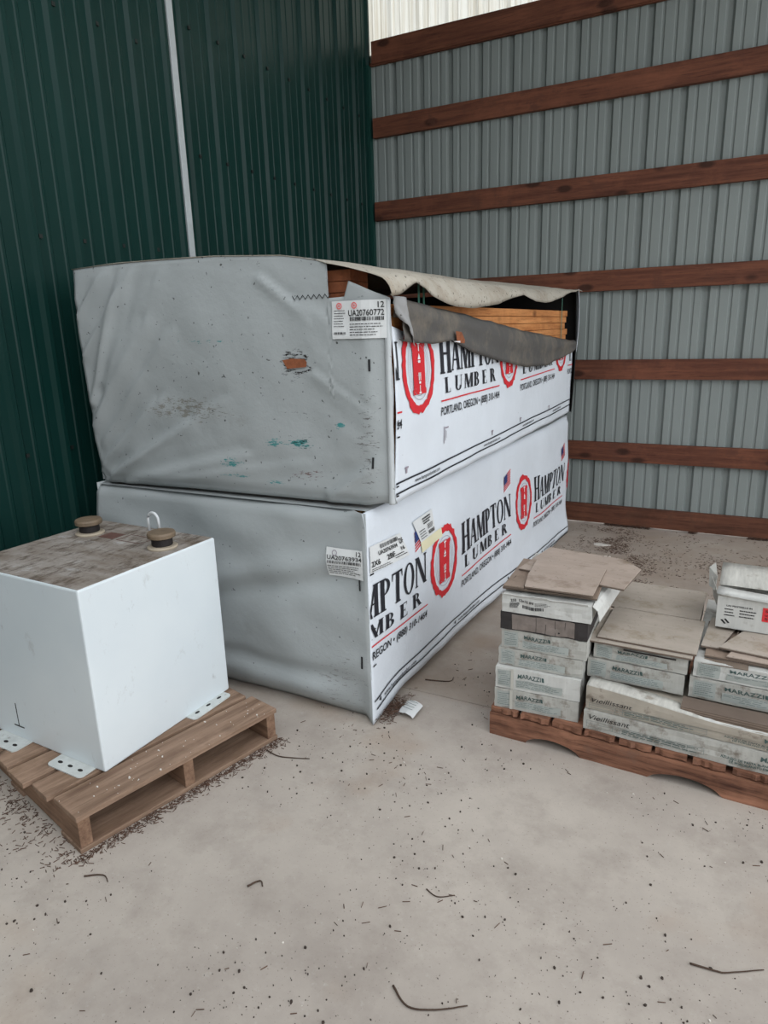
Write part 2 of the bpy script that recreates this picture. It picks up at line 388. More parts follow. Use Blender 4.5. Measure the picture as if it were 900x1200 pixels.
G['R']=(.88,st(.08,T_)+arc(.30,.75,.38,.25,.20,.20,-90,90)+[rect(.2,.95,.31,1),rect(.2,.5,.31,.55),dg(.66,.36,T_,0,.52),ser(.66,T_,0,1)])
def serif(word,x0,y0,h,width,first=None,sp=.06,h_over=None):
    tot=0; L=[]
    for i,ch in enumerate(word):
        s_=(first if (first and i==0) else 1); L.append((ch,tot,s_)); tot+=G[ch][0]*s_+sp
    tot-=sp; k=width/tot; out=[]
    for ch,x,s_ in L:
        out.append([])
        for P in G[ch][1]:
            out[-1].append([(x0+(x+p[0]*s_)*k,y0+(p[1]*h*s_ - (h*(s_-1)*.25 if s_>1 else 0))) for p in P])
    return out
def jag(cx,cy,rx,ry,w,n=44,seed=1,jit=.05):
    r_=random.Random(seed); out=[]; J=[1+jit*(r_.random()-.3) for _ in range(n)]; J2=[1+jit*.5*(r_.random()-.5) for _ in range(n)]
    for k in range(n):
        a,b=2*math.pi*k/n,2*math.pi*(k+1)/n; k2=(k+1)%n
        out.append([(cx+(rx-w)*J2[k]*math.cos(a),cy+(ry-w)*J2[k]*math.sin(a)),(cx+rx*J[k]*math.cos(a),cy+ry*J[k]*math.sin(a)),
            (cx+rx*J[k2]*math.cos(b),cy+ry*J[k2]*math.sin(b)),(cx+(rx-w)*J2[k2]*math.cos(b),cy+(ry-w)*J2[k2]*math.sin(b))])
    return out
def lumber_print(parent,off,surf,y0,zr,clip,droop=lambda y:0.,seed=1,keep=None):
    """one repeat of the printed pattern: red line starts at y0, height zr"""
    def mp(e): return lambda u,v: surf(u,v+droop(u),e)
    A=lambda P,m,n,e=.0035: art(P,mp(e),m,n,parent,off,.03,clip,keep=keep)
    for L in serif('HAMPTON',y0,zr+.112,.130,.735,first=1.20): A(L,'ink','printed_letter')
    pitch=.112
    for i,ch in enumerate('LUMBER'):
        lu=[]
        for P in G[ch][1]: lu.append([(y0+.042+i*pitch+p[0]*.088,zr+.028+p[1]*.062) for p in P])
        A(lu,'ink','printed_letter')
    A([rect(y0,zr-.003,y0+.745,zr+.003)],'red','printed_line')
    A(place(textpolys('PORTLAND, OREGON • (888) 310-1464',.033,bold=.012),y0,zr-.058,width=.745),'ink','printed_lettering')
    cx,cz=y0-.20,zr+.142
    A(jag(cx,cz,.143,.163,.026,n=56,seed=seed,jit=.10),'red','printed_ring')
    for q in (.88,.76,.65): A(arc(cx,cz,.112*q,.132*q,.112*q-.002,.132*q-.002,0,360,32),'ringgrey','printed_ring')
    hp=[rect(cx-.062,cz-.105,cx-.022,cz+.105),rect(cx+.022,cz-.105,cx+.062,cz+.105),rect(cx-.03,cz-.028,cx+.03,cz+.028),
        rect(cx-.070,cz+.085,cx+.070,cz+.108),rect(cx-.070,cz-.108,cx+.070,cz-.085),rect(cx-.03,cz+.03,cx+.03,cz+.09),rect(cx-.03,cz-.09,cx+.03,cz-.03)]
    A([[(cx+(p[0]-cx)*.86,cz+(p[1]-cz)*.88) for p in q] for q in hp],'red','printed_monogram')
    wp=[rect(cx-.004,cz+.07,cx+.004,cz+.10),rect(cx-.014,cz+.098,cx+.014,cz+.106),[(cx-.014,cz+.036),(cx+.014,cz+.036),(cx,cz+.062)],rect(cx-.012,cz+.022,cx+.012,cz+.032),
        rect(cx-.012,cz-.05,cx-.004,cz-.018),rect(cx+.004,cz-.05,cx+.012,cz-.018),rect(cx-.010,cz-.064,cx+.010,cz-.054),rect(cx-.003,cz-.098,cx+.003,cz-.07),rect(cx-.012,cz-.105,cx+.012,cz-.098)]
    sq=lambda Q:[[(cx+(p[0]-cx)*.86,cz+(p[1]-cz)*.88) for p in q] for q in Q]
    wp=sq(wp)
    A(wp[:4],'white','printed_figure',.0055); A(wp[4:],'white','printed_figure',.0055)
    fx,fz=y0+.635,zr+.27
    fl=lambda a,b,c_,d: [(fx+a,fz+b+.03*a/.1),(fx+c_,fz+b+.03*c_/.1),(fx+c_,fz+d+.03*c_/.1),(fx+a,fz+d+.03*a/.1)]
    A([fl(0,i*.0125,.105,i*.0125+.0062) for i in range(7)],'red','printed_flag')
    A([fl(0,.038,.048,.084)],'navy','printed_flag',.005)

# ================================================================ SETTING
# floor with a control joint at Y = -2.863
b=MB().mat('concrete'); J=-2.863
ys=[-9,J-.004,J-.002,J+.002,J+.004,.03]; zs=[0,0,-.012,-.012,0,0]
b.grid([[(-.3,y,z),(7.5,y,z)] for y,z in zip(ys,zs)][::-1] if False else [[(7.5,y,z),(-.3,y,z)] for y,z in zip(ys,zs)])
struct(b.build('floor'))
b=MB().mat('bounce_gravel'); b.grid([[(30,-30,-.04),(-20,-30,-.04)],[(30,-9,-.04),(-20,-9,-.04)]]); b.grid([[(30,.03,-.04),(-20,.03,-.04)],[(30,25,-.04),(-20,25,-.04)]]); b.grid([[(30,-9,-.04),(7.5,-9,-.04)],[(30,.03,-.04),(7.5,.03,-.04)]])
struct(b.build('ground'))  # unseen ground outside, laid bright for bounce light
P_=.2286
def ribprofile(s0,s1,phase,h,hm,wb=.062,wt=.020,minor=True,laps=None):
    """(s,depth) breakpoints of a ribbed sheet from s0 to s1"""
    pts=[(s0,0)]; k=math.floor((s0-phase)/P_)-1
    while True:
        c_=phase+k*P_; 
        if c_>s1+.2: break
        pr=[(c_-wb/2,0),(c_-wt/2,h),(c_+wt/2,h),(c_+wb/2,0)]
        if laps and k%4==laps: pr=[(c_-wb/2-.016,0),(c_-wb/2-.012,.004),(c_-wb/2-.008,0)]+pr
        if minor:
            for q in (.333,.667):
                m_=c_+P_*q; pr+=[(m_-.012,0),(m_-.006,hm),(m_+.006,hm),(m_+.012,0)]
        pts+=[p for p in pr if s0<p[0]<s1]; k+=1
    pts.append((s1,0)); return pts
# grey wall (Y=0): ribs go outwards, seen as grooves
b=MB().mat('grey'); pr=ribprofile(-.02,7.5,-.020,.026,.007,wb=.056,wt=.026,laps=0)
b.grid([[(x,d,.020) for x,d in pr],[(x,d,3.50) for x,d in pr]])
struct(b.build('wall_back'))
b=MB().mat('fibre'); b.grid([[(x,d-.004,3.45) for x,d in pr],[(x,d-.004,4.30) for x,d in pr]])
struct(b.build('window_1'))
# left wall: two runs of green sheet, ribs towards the room
b=MB().mat('green')
pr=ribprofile(-2.16,0.0,-.2286*8+.048-.062,.019,.004,wb=.050)
b.grid([[(d,y,0.0) for y,d in pr][::-1],[(d,y,4.3) for y,d in pr][::-1]])
b.mat('screw')
for z in (3.053,2.438,1.83,1.2,.6):
    for k in range(0,10):
        y=.048-P_*k-.0; 
        if y<-.02 : b.box((0,y-.008,z-.008),(.009,y+.008,z+.008))
struct(b.build('wall_left'))
b=MB().mat('green'); pr=ribprofile(-9,-2.19,-2.215,.019,.004,wb=.050)
b.grid([[(.012+d,y,0.0) for y,d in pr][::-1],[(.012+d,y,4.3) for y,d in pr][::-1]])
b.mat('screw')
for z in (2.866,1.922,1.0):
    for k in range(0,28):
        y=-2.414-P_*k; b.box((.012,y-.008,z-.008),(.021,y+.008,z+.008))
struct(b.build('wall_left'))
b=MB().mat('trimw'); b.box((-.005,-2.192,0),(.032,-2.150,4.3)); struct(b.build('trim_1',bevel=.003))
b=MB().mat('greensteel_trim'); b.box((-.01,-.042,0),(.024,.0,3.43)); b.box((0,-.0405,0),(.045,-.040,0.02)); struct(b.build('trim_2',bevel=.003))
# girts
for i,z in enumerate([.016,.496,1.094,1.705,2.324,2.920,3.427]):
    b=MB().mat('girt2' if i==0 else 'girt')
    n=60; x0=.026+.004*i; h=.139 if i<6 else .152
    rows=[]
    for k in range(n+1):
        x=x0+(7.45-x0)*k/n; wz=.004*nz(x*.6,i*3.1,0); wy=.003*nz(x*.8,i*5.3,2)
        rows.append([(x,-.003,z+wz),(x,-.041+wy,z+wz),(x,-.041+wy,z+h+wz),(x,-.003,z+h+wz),(x,-.003,z+wz)])
    b.grid(rows); a=rows[0]; b.poly(a[:4]); b.poly(rows[-1][:4][::-1])
    struct(b.build('trim_%d'%(i+3),bevel=.003))
# sill board under the translucent panel
b=MB().mat('girt'); b.box((.03,-.03,3.42),(7.45,-.003,3.44)); struct(b.build('trim_10'))
# unseen roof and walls that shape the skylight, the +X side left open
b=MB().mat('roof'); b.box((-.4,-3.3,4.30),(5.0,.25,4.36)); struct(b.build('ceiling_shade'))  # unseen roof, cut back so overhead sky reaches the floor
b=MB().mat('grey'); b.box((-.1,-9.2,0),(5.2,-9.1,4.3)); struct(b.build('wall_front_shade'))  # unseen wall added to dim the light from -Y
b=MB().mat('grey'); b.box((-.12,-9.2,0),(-.05,.0,4.3)); struct(b.build('wall_outer'))

# ================================================================ LOWER BUNDLE
LB=(.93,-1.74,0.0)
lb=thing('lumber_bundle','lower wrapped lumber pack with red and black lettering standing on the concrete floor','lumber pack',LB,group='wrapped lumber packs')
def lowX(y): return 1.622+.068*(y+3.18)/2.88
zb_t=[(-3.2,.004),(-3.1,.012),(-2.95,.035),(-2.6,.045),(-2.2,.04),(-1.5,.015),(-.7,.004),(-.3,.004)]
def low_surf(y,z,e=0.):
    zz=z/.86
    x=lowX(y)+.012*math.sin(zz*math.pi)*sm(-3.2,-2.9,y)
    x+=.016*nz(y*1.7,z*2.6,1.3)*sm(-3.18,-3.0,y)+.004*nz(y*4+z*4,z*7,5.)
    x+=.030*sm(.22,0,z)*sm(-2.6,-1.0,y)+.008*nz(y*5,0,3)*sm(.2,0,z)
    x-=.014*sm(.80,.865,z)
    return (x+e,y,z)
def low_end(x,z,e=0.):
    t=z/.86; y=-3.165-.020*math.sin(t*math.pi)*sm(1.62,1.2,x)-.0
    y+=.034*nz(x*2.0+z*1.8,z*3.0-x*1.2,7.7)+.014*nz(x*4+z*4,z*6-x*2,2.2)
    y-=.016*math.exp(-((z-.70+.25*(1.62-x))/.05)**2)*sm(.3,.9,x)*sm(1.62,1.45,x)
    y+=.014*math.exp(-((z-.62+.25*(1.62-x))/.04)**2)*sm(.5,1.0,x)*sm(1.62,1.45,x)
    y+=.018*math.exp(-((z-.17+.03*nz(x*3,0,0))/.035)**2)*sm(1.62,1.3,x)
    y-=.016*math.exp(-((z-.10)/.04)**2)*sm(1.62,1.3,x)
    y+=.035*sm(.06,0,z)+.045*sm(.815,.860,z)**2*sm(1.62,1.5,x)
    y=y*sm(1.625,1.56,x)+(-3.182)*(1-sm(1.625,1.56,x))
    return (x,y-e,z)
b=MB().mat('wrapl'); nx,nzn=70,46
b.grid([[low_end(.226+(1.622-.226)*i/nx,.006+.850*k/nzn) for i in range(nx+1)] for k in range(nzn+1)])
b.grid([[(.226,-3.16,.01),(.226,-3.16,.86)][::1],[(.226,-.32,.01),(.226,-.32,.86)]])
b.grid([[(.226,-.32,.01),(.226,-.32,.86)],[(1.69,-.30,.01),(1.68,-.30,.86)]])
lew=b.build('end_wrap',lb,LB,smooth=True,solid=.002)
b=MB().mat('wrapw'); ny=120
b.grid([[low_surf(-3.182+2.882*i/ny,lerp(zb_t,-3.182+2.882*i/ny)+(.855-lerp(zb_t,-3.182+2.882*i/ny))*k/34) for i in range(ny+1)] for k in range(35)])
lsw=b.build('side_wrap',lb,LB,smooth=True,solid=.002)
b=MB().mat('wrapl'); rows=[]
for i in range(41):
    y=-3.150+2.850*i/40; e=low_surf(y,.86); rows.append([(.23,y,.853),(.8,y,.855),(1.4,y,.856),(1.58,y,.857),(e[0]-.008,y,.857),(e[0],y,.852)])
b.grid(rows); b.build('top_wrap',lb,LB,smooth=True)
for y in (-2.9,-1.75,-.6):
    b=MB().mat('pallet'); b.box((.3,y-.045,0),(1.58,y+.045,.032)); b.build('skid',lb,LB)
b=MB().mat('board')
for i in range(4): b.box((.28+i*.325,-3.12,.034),(.60+i*.325,-.36,.85))
b.build('lumber_core',lb,LB)
clipL=(-3.176,-.305,0.,.86)
dro=lambda y: -.035*sm(-1.5,-.7,y)
for n in (-1,0,1,2): lumber_print(lsw,LB,low_surf,-2.329+1.165*n+(.038 if n<0 else 0),.334,clipL,dro,seed=3+n)
def hemline(tab,name,surf,root,off,clip,wd=.007):
    P=[]
    n=len(tab)-1
    for (a,za),(c_,zc_) in zip(tab,tab[1:]):
        st_=max(1,int((c_-a)/.06))
        for k in range(st_):
            f0,f1=k/st_,(k+1)/st_
            p,q=(a+(c_-a)*f0,za+(zc_-za)*f0),(a+(c_-a)*f1,za+(zc_-za)*f1)
            P.append([(p[0],p[1]-wd/2),(q[0],q[1]-wd/2),(q[0],q[1]+wd/2),(p[0],p[1]+wd/2)])
    art(P,lambda u,v:surf(u,v,.0035),'ink',name,root,off,.06,clip)
l1=[(-3.15,.10),(-2.95,.125),(-2.4,.138),(-1.9,.125),(-1.2,.085),(-.5,.05),(-.32,.045)]
hemline(l1,'printed_line',low_surf,lsw,LB,clipL); hemline([(a,z-.042) for a,z in l1],'printed_line',low_surf,lsw,LB,clipL)
for k,yy in enumerate((-3.08,-2.35,-1.6,-.95)):
    z=lerp(l1,yy+.2)-.030; z0_=lerp(l1,yy)-.030; ang=math.atan2(lerp(l1,yy+.4)-lerp(l1,yy),.4)
    art(place(textpolys('www.hamptonlumber.com',.018,bold=.01),yy,z0_,ang,width=None),lambda u,v:low_surf(u,v,.0035),'ink','printed_lettering',lsw,LB,.05,clipL)
    art([[(yy-.05,z0_+.009),(yy-.03,z0_+.020),(yy-.03,z0_-.002)]],lambda u,v:low_surf(u,v,.0035),'ink','printed_arrow',lsw,LB,.05,clipL)

def lumber_tag(root,off,mapf,number,x0,x1,z0,z1,rnd):
    """paper tag on the end wrap"""
    W=x1-x0; H=z1-z0
    TG=art([rect(x0,z0,x1,z1)],lambda u,v:mapf(u,v,.006),'label','paper_tag',root,off,.03)
    m2=lambda u,v:mapf(u,v,.0085)
    X=lambda f:x0+W*f; Z=lambda f:z0+H*f
    art(place(textpolys('12',H*.15,bold=.012),X(.97),Z(.80),right=True),m2,'inkblack','tag_lettering',TG,off,.06)
    return X,Z,m2,TG
X,Z,m2,TG=lumber_tag(lb,LB,low_end,'',1.455,1.606,.600,.716,R)
art(place(textpolys('UA20763934',.0155,bold=.012),X(.04),Z(.63),width=.142),m2,'inkblack','tag_lettering',TG,LB,.06)
art(barcode(X(.04),Z(.49),X(.97),Z(.59),26,R),m2,'inkblack','tag_barcode',TG,LB,.06)
art(textlines(X(.04),Z(.08),X(.95),Z(.44),5,R,.3),m2,'inkblack','tag_small_print',TG,LB,.06)
art(arc(X(.25),Z(.85),.011,.011,.008,.008,0,360,16),m2,'ringgrey','tag_emblem',TG,LB,0)
# labels stuck on the side
def quadmap(c4,surf,e):
    (a,b_,c_,d)=c4  # tl,tr,br,bl  -> unit (s,t), t up
    def f(s,t):
        y=(1-s)*((1-t)*d[0]+t*a[0])+s*((1-t)*c_[0]+t*b_[0]); z=(1-s)*((1-t)*d[1]+t*a[1])+s*((1-t)*c_[1]+t*b_[1])
        return surf(y,z,e)
    return f
q1=[(-3.168,.728),(-2.946,.722),(-2.878,.612),(-3.172,.628)]
LQ=art([rect(0,0,1,1)],quadmap(q1,low_surf,.006),'label','paper_label',lb,LB,.1)
f1=quadmap(q1,low_surf,.009)
art(barcode(.30,.78,.86,.94,22,R),f1,'inkblack','label_barcode',LQ,LB,0)
for s_,x,y,h,wd in (('UA20763934',.22,.56,.15,.55),('2X6',.02,.22,.2,.22),('2BF',.42,.24,.2,.22),('DF',.86,.62,.2,.12),('16',.84,.36,.14,.1)):
    art(place(textpolys(s_,h,bold=.02),x,y,width=wd),f1,'inkblack','label_lettering',LQ,LB,0)
art(textlines(.02,.02,.5,.16,2,R,.35),f1,'inkblack','label_small_print',LQ,LB,0); art(textlines(.62,.12,.95,.3,2,R,.35),f1,'inkblack','label_small_print',LQ,LB,0)
q2=[(-2.835,.735),(-2.645,.745),(-2.630,.640),(-2.775,.632)]
LQ=art([rect(0,0,1,1)],quadmap(q2,low_surf,.007),'label','paper_label',lb,LB,.1)
f2=quadmap(q2,low_surf,.010)
art(textlines(.42,.62,.86,.92,3,R,.6)+textlines(.08,.08,.5,.52,4,R,.3)+barcode(.58,.12,.94,.28,14,R)+textlines(.58,.34,.9,.56,4,R,.5),f2,'inkblack','label_small_print',LQ,LB,0)
q3=[(-2.775,.636),(-2.57,.642),(-2.56,.600),(-2.762,.584)]
art([rect(0,0,1,1)],quadmap(q3,low_surf,.006),'yellow','label_film',lb,LB,.1)
# staples / strap marks
for (x,z) in ((1.585,.585),(1.585,.27)):
    art([rect(x-.004,z-.03,x+.004,z+.02)],lambda u,v:low_end(u,v,.004),'inkblack','staple',lew,LB,0)
for z in (.62,.50,.40,.25,.10):
    art([rect(-3.17,z-.003,-3.145,z+.003)],lambda u,v:low_surf(u,v,.004),'inkblack','staple',lsw,LB,0)

# ================================================================ UPPER BUNDLE
UB=(.97,-1.73,.872)
ub=thing('lumber_bundle','upper wrapped lumber pack with torn open cover showing orange boards, stacked on top','lumber pack',UB,group='wrapped lumber packs')
topz=[(.24,1.772),(.6,1.775),(1.0,1.768),(1.303,1.752),(1.42,1.735),(1.49,1.715),(1.60,1.695),(1.66,1.682)]
endtop=[(.24,1.770),(.6,1.773),(1.0,1.766),(1.303,1.750),(1.42,1.732),(1.484,1.716),(1.49,1.598),(1.553,1.600),(1.570,1.650),(1.62,1.630),(1.66,1.612),(1.715,1.590)]
folds=[((.27,1.22),(.52,1.75),.010,.020),((.26,1.12),(.60,1.52),.009,.022),((.28,.95),(.62,1.22),.011,.020),((.31,.885),(.78,1.14),.012,.022),((.40,.875),(1.05,1.03),.008,.02),
 ((1.20,1.68),(1.40,1.54),.005,.012),((1.38,1.58),(1.52,1.50),.003,.02),((1.42,1.34),(1.68,1.18),.003,.012),((.26,1.42),(.60,1.77),.007,.012),((.29,1.04),(.74,1.50),.006,.014),((.33,.90),(.98,1.24),.006,.014),((.5,.876),(1.35,1.02),.004,.013),((.25,1.58),(.42,1.76),.006,.012),((.36,1.3),(.66,1.66),.006,.03),((1.45,.89),(1.68,1.05),.008,.02)]
def foldh(x,z):
    s_=0
    for (a,b_,A,w_) in folds:
        dx,dz=b_[0]-a[0],b_[1]-a[1]; L2=dx*dx+dz*dz; t=((x-a[0])*dx+(z-a[1])*dz)/L2
        tt=max(0,min(1,t)); d=math.hypot(x-a[0]-dx*tt,z-a[1]-dz*tt); sg=(x-a[0])*dz-(z-a[1])*dx
        s_+=A*math.exp(-(d/w_)**2)*(1 if t<1 else 1)*(1-.8*tt**2) + A*.5*(1 if sg>0 else -1)*(math.exp(-(d/(w_*2.2))**2)*d/w_)*.5
    return s_*2.1
def up_end(x,z,e=0.):
    y=-3.140+.016*nz(x*2,z*2.4,3.3)+.006*nz(x*5+z*3,z*6-x*2,1.1)-foldh(x,z)
    sp_=x*.87-(z-.87)*.5; al=x*.5+z*.87
    y-=.011*(.5-abs(nz(sp_*13,al*1.6,4.4)))*sm(.85,.40,x)+.006*(.5-abs(nz(z*12-x*3,x*2,6.)))*sm(1.16,.95,z)+.005*(.5-abs(nz((x*.6+z*.8)*12,(x-z)*2,8.)))*sm(1.30,1.55,x)
    y-=.010*math.sin(max(0,min(1,(z-.87)/.9))*math.pi)
    if x<1.5: qq=sm(0,.045,lerp(topz,x)-z); y=y*qq+(-3.140)*(1-qq)
    q=sm(1.71,1.62,x); y=y*q+(-3.128)*(1-q)
    y+=.02*sm(.92,.875,z)*1
    xx=x+.02*sm(1.5,.9,z)*sm(.5,.24,x)*0
    return (xx,y-e,z)
b=MB().mat('wrapu'); rows=[]; nx=110
xs=sorted(set([.24+(1.715-.24)*i/nx for i in range(nx+1)]+[1.484,1.487,1.490,1.553,1.570]))
zbot=lambda x: lerp([(.24,.862),(.5,.868),(1.6,.872),(1.66,.885),(1.715,.885)],x)
for k in range(61):
    row=[]
    for x in xs:
        z0_=zbot(x); z1_=lerp(endtop,x); z=z0_+(z1_-z0_)*k/60
        if k==60 and x<1.484: z-=.0
        row.append(up_end(x,z))
    rows.append(row)
b.grid(rows)
b.grid([[(.235,-3.13,.87),(.235,-3.13,1.77)],[(.235,-.32,.87),(.235,-.32,1.76)]])
uew=b.build('end_wrap',ub,UB,smooth=True,solid=.002)
# corner return of the end wrap, round to the side
b=MB().mat('corner'); rows=[]
for k in range(81):
    z=.885+.70*k/80; rows.append([(1.696,-3.136,z),(1.714+.005*nz(0,z*11,0),-3.130+.004*nz(4,z*14,0),z),(1.712+.007*nz(1,z*9,0),-3.116+.006*nz(7,z*10,0),z),(1.696,-3.106+.006*nz(2,z*12,0),z)])
b.grid(rows); b.build('corner_fold',ub,UB,smooth=True,solid=.0015)
def up_surf(y,z,e=0.):
    x=1.700+.006*math.sin((z-.9)/.6*math.pi)+.006*nz(y*1.8,z*3,9.1)+.003*nz(y*4+z*3,z*7,4.)+.012*sm(1.0,.89,z)*nz(y*3,2,2)
    return (x+e,y,z)
sheet_top=[(-3.09,1.50),(-3.0,1.48),(-2.6,1.47),(-2.34,1.43),(-1.99,1.39),(-1.55,1.34),(-1.15,1.31),(-.56,1.31),(-.32,1.33)]
sheet_bot=[(-3.09,.878),(-2.9,.884),(-2.5,.882),(-1.8,.880),(-.9,.886),(-.32,.89)]
b=MB().mat('wrapw'); rows=[]
for k in range(31):
    rows.append([up_surf(y,lerp(sheet_bot,y)+(lerp(sheet_top,y)-lerp(sheet_bot,y))*k/30) for y in [-3.09+2.77*i/110 for i in range(111)]])
b.grid(rows); usw=b.build('side_wrap',ub,UB,smooth=True,solid=.002)
# bottom sheet and skids
b=MB().mat('wrapu'); b.box((.24,-3.06,.874),(1.64,-.33,.878)); b.build('bottom_wrap',ub,UB)
# back wrap bulging past the boards, dark lining painted near-black for the shaded opening
b=MB().mat('shadowin'); rows=[]
for k in range(13):
    z=.885+(1.715-.885)*k/12; bl=.012*math.sin(k/12*math.pi)
    rows.append([(.235,-.30,z),(1.2,-.29,z),(1.60,-.285,z),(1.69,-.29,z),(1.712+bl,-.31,z),(1.716+bl,-.35,z)])
b.grid(rows); b.build('back_wrap',ub,UB,smooth=True,label='dark lined back wrap with shade painted in')
b=MB().mat('wrapw'); rows=[]
for k in range(25):
    z=1.30+(1.712-1.30)*k/24; bl=.010*math.sin(k/24*math.pi)
    rows.append([(1.60,-.279,z),(1.70,-.277,z),(1.724+bl,-.298,z),(1.730+bl,-.335+.01*nz(z*9,0,0),z)])
b.grid(rows); b.build('corner_wrap',ub,UB,smooth=True,solid=.002,label='white wrap edge at the back corner')
clipU=(-3.088,-.33,.88,1.48)
def droU(y): return .012*sm(-1.6,-.8,y)
for n in (-1,0,1,2): lumber_print(usw,UB,up_surf,-2.689+1.107*n,1.206,clipU,droU,seed=13+n,keep=lambda u,v: v+droU(u)<lerp(sheet_top,u)-.012)
l2=[(-3.09,.950),(-2.6,.955),(-2.0,.962),(-1.2,.970),(-.33,.980)]
hemline(l2,'printed_line',up_surf,usw,UB,clipU); hemline([(a,z-.038) for a,z in l2],'printed_line',up_surf,usw,UB,clipU)
for yy in (-2.93,-2.15,-1.5,-.85):
    art(place(textpolys('www.hamptonlumber.com',.015,bold=.01),yy,lerp(l2,yy)-.026,.012),lambda u,v:up_surf(u,v,.0035),'ink','printed_lettering',usw,UB,.05,clipU)
for yy in (-3.01,-2.05,-1.55,-.95):
    art([rect(yy,.975,yy+.012,1.0),rect(yy-.008,.992,yy+.02,1.0)],lambda u,v:up_surf(u,v,.0035),'ringgrey','printed_mark',usw,UB,0,clipU)
art([rect(-2.655,1.03,-2.649,1.10),rect(-2.645,1.09,-2.61,1.096),rect(-2.642,1.04,-2.638,1.085),rect(-2.632,1.05,-2.629,1.08)],lambda u,v:up_surf(u,v,.0035),'ringgrey','printed_mark',usw,UB,0)
# peeled strip folded down over the side: dark lining outwards
s_top=[(-3.15,1.590),(-3.0,1.587),(-2.786,1.568),(-2.494,1.545),(-2.088,1.508),(-1.562,1.462),(-1.029,1.425),(-.523,1.385),(-.34,1.38)]
s_bot=[(-3.15,1.50),(-3.048,1.445),(-2.813,1.432),(-2.616,1.440),(-2.339,1.377),(-1.991,1.326),(-1.548,1.272),(-1.152,1.255),(-.564,1.292),(-.34,1.32)]
b=MB().mat('lining'); rows=[]
for i in range(121):
    y=-3.06+(2.73)*i/120; zt,zb=lerp(s_top,y),lerp(s_bot,y); row=[(1.690,y,zt-.06),(1.700,y,zt-.015)]
    for k in range(11):
        f=k/10; z=zt+(zb-zt)*f
        row.append((1.706+.030*math.sin(min(1,f*1.4+.12)*math.pi*.75)+.008*nz(y*4,f*3,6)+.004*nz(y*13,f*6,1)+.004*f,y,z+.006*nz(y*6,9,f)))
    row.append((1.712,y,zb+.004)); rows.append(row)
b.grid(rows); b.build('peeled_strip',ub,UB,smooth=True,solid=.0015,label='dark grey lining peeled down over the lettering')
# crumpled light fold at the corner
b=MB().mat('foldgrey')
rows=[]
for i in range(13):
    f=i/12; rows.append([])
    for k in range(9):
        g_=k/8; y=-3.125+ (.10*f+ .02*g_) + .03*g_*f; z=1.592-.15*g_-.035*f*(1-g_)*0; z-= .02*(1-f)*g_*-1
        zz=1.595-(.055+.11*f)*g_*1.0-.004*f
        rows[-1].append((1.722+.018*math.sin(f*math.pi)+.012*nz(f*4,g_*3,3)+.012*g_*f,y,zz))
b.grid(rows); b.build('folded_corner',ub,UB,smooth=True,solid=.0015,label='crumpled light grey corner fold')
# small tear with brown edge in the strip
b=MB().mat('boardend'); b.poly([up_surf(-2.63,1.475,.052),up_surf(-2.60,1.43,.045),up_surf(-2.52,1.425,.045),up_surf(-2.53,1.44,.05),up_surf(-2.57,1.47,.053)]); b.mat('white'); b.poly([up_surf(-2.64,1.436,.046),up_surf(-2.57,1.428,.046),up_surf(-2.575,1.436,.048)]); b.build('small_tear',ub,UB)
# top cover with scalloped drooping edge
edge=[(-3.20,1.600),(-3.10,1.605),(-2.985,1.642),(-2.90,1.625),(-2.832,1.598),(-2.70,1.575),(-2.586,1.567),(-2.42,1.563),(-2.294,1.570),(-2.10,1.585),(-1.93,1.610),(-1.75,1.630),(-1.677,1.638),(-1.56,1.622),(-1.433,1.610),(-1.25,1.607),(-1.10,1.617),(-.85,1.648),(-.635,1.680),(-.40,1.700),(-.28,1.700)]
b=MB().mat('cover'); rows=[]
for i in range(141):
    y=-3.165+2.885*i/140; ez=lerp(edge,y); row=[]
    back=.03*sm(-1.6,-.6,y)
    for x in [.235,.5,.8,1.0,1.2,1.3,1.38,1.45,1.49,1.52,1.56,1.60,1.63,1.66]:
        row.append((x,y,lerp(topz,x)+back*sm(1.2,1.66,x)-.03*sm(-2.8,-.5,y)*sm(1.4,.3,x)+.006*nz(x*4,y*3,0)))
    zt=row[-1][2]
    for k in range(1,9):
        f=k/8; row.append((1.66+.085*math.sin(f*math.pi/2)+.008*nz(y*5,f*2,4),y,zt+(ez-zt)*(f**1.6)+.003*nz(y*9,f*4,8)))
    row.append((1.735,y,ez+.006))
    rows.append(row)
rows[0]=[(x,y+.0245*sm(1.56,1.44,x),z-.004*sm(1.56,1.44,x)) for x,y,z in rows[0]]
for i in range(0,6):
    f=1-i/6
    rows[i]=[(x,y,z-.010*f*sm(1.45,1.72,x)) for x,y,z in rows[i]]
b.grid(rows); b.build('top_cover',ub,UB,smooth=True,solid=.002,label='dirt streaked cover with scalloped loose edge')
# boards: every course visible in the opening
for c_ in range(8):
    zt=1.573-c_*.0385
    y1=-.40-.03*(c_%3)-.03*R.random()
    b=MB().mat('board'); b.box((1.54,-3.10+.01*R.random(),zt-.0365),(1.682-.006*R.random(),y1,zt)); b.build('board',ub,UB,bevel=.002)
for c_ in range(3):
    b=MB().mat('boardend'); b.box((1.415+.002*c_,-3.105,1.578+c_*.038),(1.555,-2.98,1.578+c_*.038+.0365)); b.build('board',ub,UB,bevel=.002)
b=MB().mat('board')
for i in range(3): b.box((.27+i*.42,-3.09,.885),(.68+i*.42,-.5,1.575))
b.build('lumber_core',ub,UB)
for y in (-2.845,-2.80,-.62):
    b=MB().mat('strap'); b.box((1.690,y-.007,1.40 if y<-1 else 1.36),(1.6915,y+.007,1.65)); b.build('strap',ub,UB)
